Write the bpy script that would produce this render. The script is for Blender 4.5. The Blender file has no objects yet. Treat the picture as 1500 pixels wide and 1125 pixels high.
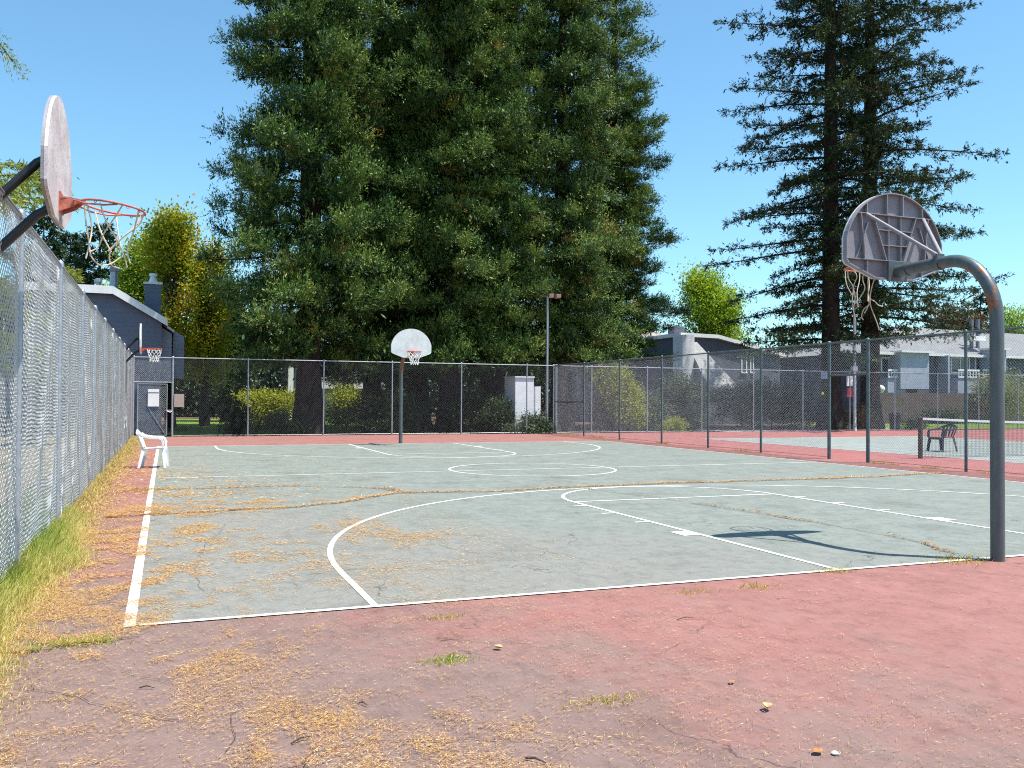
import bpy, math, random
import numpy as np
from math import sin, cos, pi, radians, sqrt, atan2
from mathutils import Matrix, Vector

rnd = random.Random(7)
SC = bpy.context.scene
COL = SC.collection

# ------------------------------------------------------------------ camera model
CF, CPITCH, CYAW, CROLL = 1310.88, 0.0173, 0.3687, 0.0059          # focal length (px of a 1500 wide frame), angles
CPOS = np.array([-7.4505, -6.4635, 1.5186])
_F = np.array([sin(CYAW)*cos(CPITCH), cos(CYAW)*cos(CPITCH), sin(CPITCH)])
_R0 = np.array([cos(CYAW), -sin(CYAW), 0.0]); _U0 = np.cross(_R0, _F)
_R = cos(CROLL)*_R0 + sin(CROLL)*_U0; _U = -sin(CROLL)*_R0 + cos(CROLL)*_U0

def ray(u, v): return _F + _R*(u-750)/CF - _U*(v-562.5)/CF
def gp(u, v, z=0.0):
    d = ray(u, v); return CPOS + d*((z-CPOS[2])/d[2])
def at(u, v, Y):
    d = ray(u, v); return CPOS + d*((Y-CPOS[1])/d[1])
def atx(u, v, X):
    d = ray(u, v); return CPOS + d*((X-CPOS[0])/d[0])

# ------------------------------------------------------------------ object helpers
def tag(o, label=None, cat=None, group=None, kind=None):
    if label: o['label'] = label
    if cat: o['category'] = cat
    if group: o['group'] = group
    if kind: o['kind'] = kind
    return o
def thing(name, label, cat, loc=(0, 0, 0), rz=0.0, group=None):
    o = bpy.data.objects.new(name, None); COL.objects.link(o)
    o.location = loc; o.rotation_euler = (0, 0, rz); o.empty_display_size = .2
    return tag(o, label, cat, group)
def copy_tree(o, parent=None):
    c = o.copy(); COL.objects.link(c)
    if parent: c.parent = parent
    for ch in list(o.children): copy_tree(ch, c)
    return c

class MB:
    def __init__(s): s.v = []; s.f = []; s.n = 0
    def add(s, verts, faces):
        b = s.n; s.v.extend([tuple(map(float, q)) for q in verts]); s.n += len(verts)
        s.f.extend([tuple(i+b for i in f) for f in faces]); return s
    def box(s, c, d, rz=0.0, M=None):
        x, y, z = d[0]/2, d[1]/2, d[2]/2
        pts = [(-x,-y,-z),(x,-y,-z),(x,y,-z),(-x,y,-z),(-x,-y,z),(x,-y,z),(x,y,z),(-x,y,z)]
        m = M if M is not None else Matrix.Rotation(rz, 3, 'Z')
        pts = [Vector(c) + m @ Vector(p) for p in pts]
        return s.add(pts, [(0,3,2,1),(4,5,6,7),(0,1,5,4),(1,2,6,5),(2,3,7,6),(3,0,4,7)])
    def bar(s, a, b, w, h, up=(0,0,1)):
        a = Vector(a); b = Vector(b); d = (b-a).normalized(); u = Vector(up)
        if abs(d.dot(u)) > .99: u = Vector((1,0,0))
        r = d.cross(u).normalized()*(w/2); t = r.cross(d).normalized()*(h/2)
        p = [a-r-t, a+r-t, a+r+t, a-r+t, b-r-t, b+r-t, b+r+t, b-r+t]
        return s.add(p, [(0,1,2,3),(7,6,5,4),(0,4,5,1),(1,5,6,2),(2,6,7,3),(3,7,4,0)])
    def tube(s, pts, r, n=8, cap=True):
        pts = [Vector(p) for p in pts]; m = len(pts)
        rs = r if hasattr(r, '__len__') else [r]*m
        prev = None; rings = []
        for i in range(m):
            t = (pts[min(i+1,m-1)]-pts[max(i-1,0)])
            t = t.normalized() if t.length > 1e-9 else Vector((0,0,1))
            if prev is None:
                a = Vector((0,0,1)) if abs(t.z) < .9 else Vector((1,0,0))
                x = t.cross(a).normalized()
            else:
                x = (prev - t*prev.dot(t)); x = x.normalized() if x.length > 1e-6 else t.orthogonal().normalized()
            prev = x; y = t.cross(x)
            rings.append([pts[i]+(x*cos(2*pi*k/n)+y*sin(2*pi*k/n))*rs[i] for k in range(n)])
        vs = [q for R in rings for q in R]; fs = []
        for i in range(m-1):
            for k in range(n):
                k2 = (k+1) % n; fs.append((i*n+k, i*n+k2, (i+1)*n+k2, (i+1)*n+k))
        if cap: fs.append(tuple(range(n-1,-1,-1))); fs.append(tuple((m-1)*n+k for k in range(n)))
        return s.add(vs, fs)
    def ring(s, c, R, r, ax=(0,0,1), n=32, k=6):
        ax = Vector(ax).normalized(); x = ax.orthogonal().normalized(); y = ax.cross(x); c = Vector(c)
        vs = []; fs = []
        for i in range(n):
            a = 2*pi*i/n; d = x*cos(a)+y*sin(a)
            for j in range(k):
                b = 2*pi*j/k; vs.append(c+d*(R+r*cos(b))+ax*(r*sin(b)))
        for i in range(n):
            for j in range(k):
                i2=(i+1)%n; j2=(j+1)%k; fs.append((i*k+j,i2*k+j,i2*k+j2,i*k+j2))
        return s.add(vs, fs)
    def prism(s, poly, off):
        """closed polygon (3-D points) extruded by the vector off"""
        n = len(poly); off = Vector(off); p = [Vector(q) for q in poly]
        return s.add(p+[q+off for q in p], [tuple(range(n-1,-1,-1)), tuple(range(n,2*n))]+[(i,(i+1)%n,n+(i+1)%n,n+i) for i in range(n)])
    def lathe(s, prof, c=(0,0,0), n=14):
        c = Vector(c); vs=[]; fs=[]
        for r, z in prof:
            for k in range(n): vs.append(c+Vector((r*cos(2*pi*k/n), r*sin(2*pi*k/n), z)))
        m=len(prof)
        for i in range(m-1):
            for k in range(n):
                k2=(k+1)%n; fs.append((i*n+k,i*n+k2,(i+1)*n+k2,(i+1)*n+k))
        fs.append(tuple(range(n-1,-1,-1))); fs.append(tuple((m-1)*n+k for k in range(n)))
        return s.add(vs, fs)
    def quad(s, *p): return s.add(p, [tuple(range(len(p)))])
    def build(s, name, mat, parent=None, smooth=False, bevel=0.0, org=None):
        me = bpy.data.meshes.new(name)
        if org is None and parent is not None:
            org = parent['_org'] if '_org' in parent else None
        v = s.v
        if org is not None: v = [(a[0]-org[0], a[1]-org[1], a[2]-org[2]) for a in v]
        me.from_pydata(v, [], s.f); me.validate()
        me.materials.append(mat)
        if smooth:
            me.polygons.foreach_set('use_smooth', [True]*len(me.polygons))
            me.set_sharp_from_angle(angle=radians(40))
        o = bpy.data.objects.new(name, me); COL.objects.link(o)
        if parent is not None: o.parent = parent
        if bevel:
            b = o.modifiers.new('bevel', 'BEVEL'); b.width = bevel; b.segments = 2; b.limit_method = 'ANGLE'; b.angle_limit = radians(50)
        return o

def wthing(name, label, cat, loc, group=None):
    """a thing whose parts are written in world coordinates: its Empty stands at loc"""
    o = thing(name, label, cat, loc, 0, group); o['_org'] = [float(x) for x in loc]; return o
def sub(o, parent):
    """carry the world origin of a thing on to a part, for sub-parts"""
    if '_org' in parent: o['_org'] = list(parent['_org'])
    return o

def np_mesh(name, V, Fq, mat, parent=None, tint=None, smooth=False):
    """V (n,3), Fq (m,k) all faces with k corners"""
    V = np.ascontiguousarray(V, dtype=np.float32); Fq = np.ascontiguousarray(Fq, dtype=np.int32)
    me = bpy.data.meshes.new(name); m, k = Fq.shape
    me.vertices.add(len(V)); me.vertices.foreach_set('co', V.ravel())
    me.loops.add(m*k); me.loops.foreach_set('vertex_index', Fq.ravel())
    me.polygons.add(m); me.polygons.foreach_set('loop_start', np.arange(m, dtype=np.int32)*k)
    if smooth: me.polygons.foreach_set('use_smooth', np.ones(m, dtype=bool))
    me.update(calc_edges=True)
    if tint is not None:
        a = me.attributes.new('tint', 'FLOAT', 'FACE'); a.data.foreach_set('value', np.ascontiguousarray(tint, dtype=np.float32))
    me.materials.append(mat)
    o = bpy.data.objects.new(name, me); COL.objects.link(o)
    if parent is not None: o.parent = parent
    return o

# ------------------------------------------------------------------ materials
def newmat(name):
    m = bpy.data.materials.new(name); m.use_nodes = True
    nt = m.node_tree; nt.nodes.clear()
    out = nt.nodes.new('ShaderNodeOutputMaterial'); b = nt.nodes.new('ShaderNodeBsdfPrincipled')
    nt.links.new(b.outputs[0], out.inputs[0]); return m, nt, b, out
def N(nt, t, **kw):
    n = nt.nodes.new(t)
    for k, v in kw.items():
        if k in n.inputs.keys() if hasattr(n.inputs, 'keys') else False: n.inputs[k].default_value = v
        else: setattr(n, k, v)
    return n
def noise(nt, scale, detail=4, rough=.6, co=None, dim='3D'):
    n = nt.nodes.new('ShaderNodeTexNoise'); n.inputs['Scale'].default_value = scale; n.inputs['Detail'].default_value = detail; n.inputs['Roughness'].default_value = rough
    if co is not None: nt.links.new(co, n.inputs['Vector'])
    return n.outputs[0]
def ramp(nt, fac, stops):
    r = nt.nodes.new('ShaderNodeValToRGB'); e = r.color_ramp.elements
    while len(e) < len(stops): e.new(.5)
    for el, (p, c) in zip(e, stops): el.position = p; el.color = (*c, 1) if len(c) == 3 else c
    nt.links.new(fac, r.inputs[0]); return r.outputs[0]
def mixc(nt, fac, a, b, mode='MIX'):
    m = nt.nodes.new('ShaderNodeMix'); m.data_type = 'RGBA'; m.blend_type = mode
    for s, val in ((m.inputs[0], fac), (m.inputs[6], a), (m.inputs[7], b)):
        if hasattr(val, 'type') and hasattr(val, 'is_linked'): nt.links.new(val, s)
        elif isinstance(val, (int, float)): s.default_value = val
        else: s.default_value = (*val, 1)
    return m.outputs[2]
def math_(nt, op, a, b=None, clamp=False):
    m = nt.nodes.new('ShaderNodeMath'); m.operation = op; m.use_clamp = clamp
    for s, val in ((m.inputs[0], a), (m.inputs[1], b)):
        if val is None: continue
        if isinstance(val, (int, float)): s.default_value = val
        else: nt.links.new(val, s)
    return m.outputs[0]
def pos(nt): return nt.nodes.new('ShaderNodeNewGeometry').outputs['Position']
def objco(nt): return nt.nodes.new('ShaderNodeTexCoord').outputs['Object']
def stretch(nt, co, s):
    m = nt.nodes.new('ShaderNodeMapping'); m.inputs['Scale'].default_value = s; nt.links.new(co, m.inputs[0]); return m.outputs[0]
def bump(nt, b, h, st, dist=.01):
    n = nt.nodes.new('ShaderNodeBump'); n.inputs['Strength'].default_value = st; n.inputs['Distance'].default_value = dist
    nt.links.new(h, n.inputs['Height']); nt.links.new(n.outputs[0], b.inputs['Normal'])

def simple(name, c, rough=.6, metal=0.0, var=.25, scale=8, spec=.4, bmp=0.0):
    m, nt, b, _ = newmat(name); co = objco(nt)
    f = noise(nt, scale, 5, .65, co)
    d = tuple(x*(1-var) for x in c); l = tuple(min(1, x*(1+var)) for x in c)
    nt.links.new(ramp(nt, f, [(.3, d), (.7, l)]), b.inputs['Base Color'])
    b.inputs['Roughness'].default_value = rough; b.inputs['Metallic'].default_value = metal; b.inputs['Specular IOR Level'].default_value = spec
    if bmp: bump(nt, b, noise(nt, scale*6, 4, .6, co), bmp)
    return m

def leafmat(name, stops, trans=.3, rough=.55, spec=.25):
    m, nt, b, out = newmat(name)
    a = nt.nodes.new('ShaderNodeAttribute'); a.attribute_name = 'tint'
    c = ramp(nt, a.outputs['Fac'], stops)
    nt.links.new(c, b.inputs['Base Color']); b.inputs['Roughness'].default_value = rough; b.inputs['Specular IOR Level'].default_value = spec
    t = nt.nodes.new('ShaderNodeBsdfTranslucent'); nt.links.new(mixc(nt, .5, c, (1.3, 1.25, .5), 'MULTIPLY'), t.inputs[0])
    mx = nt.nodes.new('ShaderNodeMixShader'); mx.inputs[0].default_value = trans
    nt.links.new(b.outputs[0], mx.inputs[1]); nt.links.new(t.outputs[0], mx.inputs[2]); nt.links.new(mx.outputs[0], out.inputs[0])
    return m

M = {}
# galvanised metals and paints
M['wireshade'] = simple('shaded_wire', (.15, .155, .165), .5, .1, .2, 3)  # galvanised wire with the shade of overhanging branches put into its colour
M['galv'] = simple('galvanised_steel', (.36, .38, .42), .42, .55, .22, 14)
M['wire'] = simple('bright_galvanised_wire', (.60, .62, .65), .65, 0, .14, 3, .2)
M['wiremid'] = simple('galvanised_wire', (.40, .415, .45), .45, .15, .12, 3)
M['postshade'] = simple('shaded_post_steel', (.10, .135, .14), .45, .25, .25, 9)  # galvanised posts; the dark colour holds the shade of their unlit side
M['hooppole'] = None
M['black'] = simple('black_painted_steel', (.018, .018, .02), .38, 0, .3, 12, .5)
M['rim'] = simple('faded_red_rim_paint', (.46, .14, .10), .6, 0, .45, 16)
M['rimfresh'] = simple('orange_red_rim_paint', (.50, .055, .03), .45, 0, .25, 20)
M['rope'] = simple('dirty_net_cord', (.55, .47, .36), .85, 0, .2, 30)
M['ropewhite'] = simple('white_net_cord', (.72, .70, .66), .85, 0, .1, 30)
M['plastic'] = simple('white_plastic', (.80, .80, .80), .4, 0, .06, 5, .4)
M['darkplastic'] = simple('dark_plastic', (.035, .045, .06), .45, 0, .2, 5)
M['siding'] = None
M['trim'] = simple('white_trim_paint', (.74, .74, .74), .55, 0, .08, 3)
M['glass'] = None
M['stucco'] = simple('pale_stucco', (.76, .76, .78), .85, 0, .1, 2, .2, .3)
M['rust'] = simple('rusty_flue', (.25, .26, .28), .5, .3, .4, 4)
M['net'] = simple('black_net_cord', (.03, .03, .035), .8, 0, .2, 10)
M['tape'] = simple('white_tape', (.62, .62, .60), .7, 0, .06, 10)
M['tan'] = simple('tan_sign_paint', (.38, .30, .26), .6, 0, .12, 6)
M['redsign'] = simple('red_sign_paint', (.55, .05, .06), .5, 0, .15, 6)
M['bin'] = simple('dark_green_bin', (.02, .03, .03), .5, 0, .25, 6)
M['globe'] = simple('white_globe', (.80, .80, .78), .3, 0, .04, 6)

def m_pole():
    m, nt, b, _ = newmat('weathered_grey_pole'); co = objco(nt)
    base = ramp(nt, noise(nt, 5, 5, .7, stretch(nt, co, (3, 3, .6))), [(.3, (.068, .084, .090)), (.7, (.108, .132, .138))])
    f = noise(nt, 4.5, 6, .7, co)
    rust = ramp(nt, noise(nt, 40, 3, .6, co), [(.3, (.16, .05, .02)), (.7, (.36, .13, .05))])
    sp = nt.nodes.new('ShaderNodeSeparateXYZ'); nt.links.new(co, sp.inputs[0])
    hi = math_(nt, 'MULTIPLY', ramp(nt, math_(nt, 'MULTIPLY', sp.outputs[2], .25), [(.56, (0, 0, 0)), (.63, (1, 1, 1)), (.70, (1, 1, 1)), (.74, (0, 0, 0))]), .16)
    f = math_(nt, 'ADD', f, hi)
    fac = ramp(nt, f, [(.640, (0, 0, 0)), (.665, (1, 1, 1))])
    nt.links.new(mixc(nt, fac, base, rust), b.inputs['Base Color'])
    b.inputs['Roughness'].default_value = .42; b.inputs['Metallic'].default_value = .15
    bump(nt, b, noise(nt, 60, 3, .6, co), .15)
    return m
M['hooppole'] = m_pole()
def m_board(name, c1, c2, smud, k=.55):
    m, nt, b, _ = newmat(name); co = objco(nt)
    base = ramp(nt, noise(nt, 3, 6, .7, co), [(.3, c2), (.65, c1)])
    f = ramp(nt, noise(nt, 48, 5, .8, co), [(.48, (0, 0, 0)), (.66, (1, 1, 1))])
    nt.links.new(mixc(nt, math_(nt, 'MULTIPLY', f, k), base, smud), b.inputs['Base Color'])
    b.inputs['Roughness'].default_value = .6; bump(nt, b, noise(nt, 80, 3, .6, co), .2)
    return m
M['board'] = m_board('white_backboard_paint', (.74, .74, .73), (.50, .50, .49), (.42, .38, .36))
M['boardback'] = m_board('grey_backboard_back', (.30, .285, .31), (.215, .205, .225), (.12, .115, .12))
M['boardold'] = m_board('chalky_backboard_paint', (.74, .67, .67), (.46, .38, .37), (.27, .19, .18), .8)

def m_siding(name, c, period=.2, vert=True, var=.12):
    m, nt, b, _ = newmat(name); co = pos(nt)
    w = nt.nodes.new('ShaderNodeTexWave'); w.wave_type = 'BANDS'; w.bands_direction = 'X' if vert else 'Z'
    w.wave_profile = 'SAW'; w.inputs['Scale'].default_value = 2*pi/period/20*1.0; nt.links.new(co, w.inputs[0])
    g = ramp(nt, w.outputs['Fac'], [(0, (0, 0, 0)), (.06, (1, 1, 1))])
    base = ramp(nt, noise(nt, 1.4, 5, .7, co), [(.3, tuple(x*(1-var) for x in c)), (.7, tuple(x*(1+var) for x in c))])
    nt.links.new(mixc(nt, g, tuple(x*.55 for x in c), base), b.inputs['Base Color'])
    b.inputs['Roughness'].default_value = .75; bump(nt, b, g, .4, .01); return m
M['siding'] = m_siding('blue_grey_siding', (.14, .16, .215), .2, False)
M['sidinglight'] = m_siding('pale_blue_grey_siding', (.35, .38, .47), .2, False)
M['sidingdark'] = m_siding('dark_slate_siding', (.085, .095, .13), .2, True)
M['fencewood'] = m_siding('brown_board_fence', (.10, .065, .055), .15, True, .3)
def m_shingle(name, c):
    m, nt, b, _ = newmat(name); co = pos(nt)
    br = nt.nodes.new('ShaderNodeTexBrick'); br.inputs['Scale'].default_value = 1.0
    br.inputs['Brick Width'].default_value = .35; br.inputs['Row Height'].default_value = .16; br.inputs['Mortar Size'].default_value = .012
    br.inputs['Color1'].default_value = (*[x*.85 for x in c], 1); br.inputs['Color2'].default_value = (*[x*1.15 for x in c], 1); br.inputs['Mortar'].default_value = (*[x*.55 for x in c], 1)
    mp = nt.nodes.new('ShaderNodeMapping'); mp.inputs['Scale'].default_value = (1, 1.0, 1.0); nt.links.new(co, mp.inputs[0]); nt.links.new(mp.outputs[0], br.inputs[0])
    v = noise(nt, .8, 5, .7, co)
    nt.links.new(mixc(nt, .35, br.outputs[0], ramp(nt, v, [(.3, tuple(x*.7 for x in c)), (.7, tuple(x*1.2 for x in c))])), b.inputs['Base Color'])
    b.inputs['Roughness'].default_value = .9; return m
M['shingle'] = m_shingle('grey_roof_shingles', (.20, .20, .205))
M['shinglelight'] = m_shingle('pale_roof_shingles', (.32, .32, .32))
M['shingletan'] = m_shingle('tan_roof_shingles', (.32, .28, .24))
m, nt, b, _ = newmat('dark_window_glass'); b.inputs['Base Color'].default_value = (.02, .025, .035, 1); b.inputs['Roughness'].default_value = .08; b.inputs['Specular IOR Level'].default_value = .6; M['glass'] = m

def m_bark(name, c1, c2):
    m, nt, b, _ = newmat(name); co = objco(nt)
    f = noise(nt, 5, 7, .7, stretch(nt, co, (4, 4, .35)))
    nt.links.new(ramp(nt, f, [(.3, c1), (.7, c2)]), b.inputs['Base Color']); b.inputs['Roughness'].default_value = .95
    bump(nt, b, f, .9, .06); return m
M['redwoodbark'] = m_bark('redwood_bark', (.014, .009, .007), (.050, .027, .018))
M['bark'] = m_bark('brown_bark', (.04, .03, .022), (.12, .09, .065))

RW = [(0, (.012, .034, .016)), (.28, (.042, .098, .028)), (.52, (.102, .182, .042)), (.82, (.215, .285, .066)), (.97, (.26, .27, .06)), (1, (.22, .13, .03))]
M['redwood'] = leafmat('redwood_needles', RW, .12)
M['redwoodsparse'] = leafmat('sparse_redwood_needles', [(0, (.012, .030, .016)), (.5, (.034, .068, .028)), (.84, (.080, .112, .032)), (1, (.115, .095, .033))], .1)
M['cedar'] = leafmat('cedar_needles', [(0, (.10, .15, .02)), (.5, (.25, .29, .045)), (1, (.38, .40, .08))], .40)
M['conifer'] = leafmat('dark_conifer_needles', [(0, (.016, .036, .018)), (.6, (.035, .070, .028)), (1, (.06, .095, .04))], .2)
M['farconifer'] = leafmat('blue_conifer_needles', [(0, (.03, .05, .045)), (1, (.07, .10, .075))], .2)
M['yellowleaf'] = leafmat('autumn_yellow_leaves', [(0, (.12, .20, .014)), (.36, (.28, .35, .025)), (.64, (.52, .47, .035)), (.88, (.62, .42, .045)), (1, (.55, .19, .03))], .50)
M['limeleaf'] = leafmat('lime_green_leaves', [(0, (.09, .18, .014)), (.5, (.24, .36, .025)), (1, (.46, .48, .04))], .50)
M['bushleaf'] = leafmat('dark_bush_leaves', [(0, (.018, .034, .014)), (.7, (.045, .075, .025)), (1, (.10, .13, .05))], .25)
M['hedgeleaf'] = leafmat('grey_green_hedge_leaves', [(0, (.04, .065, .04)), (.6, (.10, .14, .075)), (1, (.24, .28, .17))], .25)
M['goldleaf'] = leafmat('golden_shrub_leaves', [(0, (.10, .15, .012)), (.5, (.33, .36, .025)), (1, (.52, .46, .04))], .45)
M['oliveleaf'] = leafmat('olive_shrub_leaves', [(0, (.10, .12, .05)), (.5, (.20, .22, .09)), (1, (.34, .34, .15))], .3)
M['rustleaf'] = leafmat('rusty_leaves', [(0, (.05, .04, .018)), (.5, (.10, .07, .03)), (1, (.24, .10, .04))], .3)
M['needles'] = leafmat('dry_fallen_needles', [(0, (.30, .13, .05)), (.3, (.50, .26, .09)), (.7, (.66, .43, .16)), (1, (.76, .64, .42))], .15)
M['grassgreen'] = leafmat('green_grass_blades', [(0, (.12, .20, .03)), (.4, (.27, .35, .055)), (.75, (.48, .48, .12)), (1, (.66, .56, .24))], .35)
M['grassdry'] = leafmat('dry_grass_blades', [(0, (.22, .17, .06)), (.5, (.48, .36, .12)), (1, (.68, .54, .25))], .25)
M['weed'] = leafmat('dry_weed_blades', [(0, (.20, .20, .03)), (.6, (.44, .34, .06)), (1, (.60, .46, .13))], .3)

def m_court(name, c, worn, wear, cscale=.34):
    m, nt, b, _ = newmat(name); co = pos(nt)
    big = noise(nt, .33, 5, .62, co)
    mid = noise(nt, 2.3, 6, .7, stretch(nt, co, (1, .8, 1)))
    fine = noise(nt, 46, 4, .8, co); grit = noise(nt, 190, 2, .7, co)
    c0 = ramp(nt, mid, [(.25, tuple(x*.80 for x in c)), (.75, tuple(x*1.14 for x in c))])
    sp = nt.nodes.new('ShaderNodeSeparateXYZ'); nt.links.new(co, sp.inputs[0])
    # the paint is rubbed off where the ground by the left entrance is walked on most
    dist = math_(nt, 'ADD', math_(nt, 'MULTIPLY', sp.outputs[0], .085), math_(nt, 'MULTIPLY', sp.outputs[1], .055))
    fld = math_(nt, 'SUBTRACT', math_(nt, 'ADD', big, math_(nt, 'ADD', math_(nt, 'MULTIPLY', math_(nt, 'SUBTRACT', mid, .5), .75), math_(nt, 'MULTIPLY', math_(nt, 'SUBTRACT', fine, .5), .55))), math_(nt, 'ADD', dist, wear))
    wf = ramp(nt, fld, [(.36, (0, 0, 0)), (.68, (1, 1, 1))])
    c1 = mixc(nt, math_(nt, 'MULTIPLY', wf, .85), c0, worn)
    c2 = mixc(nt, math_(nt, 'MULTIPLY', ramp(nt, fine, [(.56, (0, 0, 0)), (.70, (1, 1, 1))]), .45), c1, tuple(min(1, x*1.6+.05) for x in c))
    c3 = mixc(nt, math_(nt, 'MULTIPLY', ramp(nt, grit, [(.26, (1, 1, 1)), (.42, (0, 0, 0))]), .38), c2, tuple(x*.45 for x in worn))
    blot = ramp(nt, noise(nt, 7.5, 6, .78, stretch(nt, co, (1, .7, 1))), [(.30, (.72, .72, .72)), (.50, (1, 1, 1)), (.72, (1.12, 1.12, 1.12))])
    c3 = mixc(nt, 1.0, c3, blot, 'MULTIPLY')
    stain = ramp(nt, noise(nt, .9, 4, .6, co), [(.30, (.74, .73, .72)), (.46, (1, 1, 1))])
    c3 = mixc(nt, .8, c3, stain, 'MULTIPLY')
    dk = ramp(nt, noise(nt, 30, 3, .7, co), [(.27, (.55, .53, .52)), (.36, (1, 1, 1))])
    c3 = mixc(nt, .85, c3, dk, 'MULTIPLY')
    # hairline cracks
    vo = nt.nodes.new('ShaderNodeTexVoronoi'); vo.feature = 'DISTANCE_TO_EDGE'; vo.inputs['Scale'].default_value = cscale
    wob = nt.nodes.new('ShaderNodeVectorMath'); wob.operation = 'ADD'
    nz = nt.nodes.new('ShaderNodeTexNoise'); nz.inputs['Scale'].default_value = 1.6; nz.inputs['Detail'].default_value = 6; nt.links.new(co, nz.inputs[0])
    sc_ = nt.nodes.new('ShaderNodeVectorMath'); sc_.operation = 'SCALE'; sc_.inputs['Scale'].default_value = 1.1; nt.links.new(nz.outputs['Color'], sc_.inputs[0])
    nt.links.new(co, wob.inputs[0]); nt.links.new(sc_.outputs[0], wob.inputs[1]); nt.links.new(wob.outputs[0], vo.inputs['Vector'])
    ck = ramp(nt, vo.outputs['Distance'], [(.0012, (1, 1, 1)), (.0034, (0, 0, 0))])
    ck = math_(nt, 'MULTIPLY', ck, ramp(nt, noise(nt, .8, 3, .6, co), [(.50, (0, 0, 0)), (.6, (1, 1, 1))]))
    c4 = mixc(nt, math_(nt, 'MULTIPLY', ck, .8), c3, tuple(x*.22 for x in worn))
    nt.links.new(c4, b.inputs['Base Color']); b.inputs['Roughness'].default_value = .8; b.inputs['Specular IOR Level'].default_value = .25
    bump(nt, b, math_(nt, 'ADD', grit, math_(nt, 'MULTIPLY', fine, .7)), .35, .006)
    return m
M['red'] = m_court('worn_red_acrylic', (.282, .130, .114), (.176, .130, .115), .45)
M['green'] = m_court('faded_green_acrylic', (.194, .213, .191), (.204, .199, .182), .12)
M['tred'] = m_court('tennis_red_acrylic', (.31, .115, .105), (.26, .18, .17), .9)
M['tgreen'] = m_court('tennis_green_acrylic', (.240, .268, .252), (.24, .25, .24), .9)
def m_line():
    m, nt, b, _ = newmat('worn_white_line_paint'); co = pos(nt)
    f = ramp(nt, noise(nt, 14, 6, .8, co), [(.53, (0, 0, 0)), (.64, (1, 1, 1))])
    c = ramp(nt, noise(nt, 2.2, 4, .6, co), [(.3, (.62, .61, .59)), (.7, (.78, .78, .76))])
    nt.links.new(mixc(nt, math_(nt, 'MULTIPLY', f, .7), c, (.36, .33, .31)), b.inputs['Base Color']); b.inputs['Roughness'].default_value = .7; return m
M['line'] = m_line()
def m_ground(name, c1, c2, c3, s=.35):
    m, nt, b, _ = newmat(name); co = pos(nt)
    a = ramp(nt, noise(nt, s, 6, .65, co), [(.32, c1), (.52, c2), (.72, c3)])
    f = noise(nt, 22, 4, .8, co)
    nt.links.new(mixc(nt, .5, a, ramp(nt, f, [(.3, (.35, .35, .35)), (.75, (1.3, 1.3, 1.3))]), 'MULTIPLY'), b.inputs['Base Color'])
    b.inputs['Roughness'].default_value = .95; b.inputs['Specular IOR Level'].default_value = .1; bump(nt, b, f, .8, .05); return m
M['ground'] = m_ground('dry_bark_mulch', (.07, .05, .035), (.12, .085, .06), (.20, .15, .10))
M['sidedirt'] = m_ground('pale_dirt_and_dry_grass', (.16, .18, .05), (.30, .24, .16), (.40, .30, .24), .5)
M['lawn'] = m_ground('mown_lawn', (.10, .17, .03), (.16, .24, .04), (.22, .28, .07), 1.2)
M['concrete'] = m_ground('pale_concrete', (.34, .31, .28), (.42, .38, .34), (.50, .45, .40), .8)

# ------------------------------------------------------------------ foliage tools
def norm(a): return a/np.maximum(np.linalg.norm(a, axis=-1, keepdims=True), 1e-9)
def leaf_quads(P, D, NR, L, W):
    """rhombic leaves: base P, direction D, flat normal NR, length L, width W"""
    D = norm(D); S = norm(np.cross(D, NR)); L = np.asarray(L)[:, None]; W = np.asarray(W)[:, None]
    V = np.stack([P, P+D*L*.45+S*W*.5, P+D*L, P+D*L*.45-S*W*.5], 1).reshape(-1, 3)
    return V
def quadidx(n): return np.arange(n*4, dtype=np.int32).reshape(n, 4)

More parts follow.
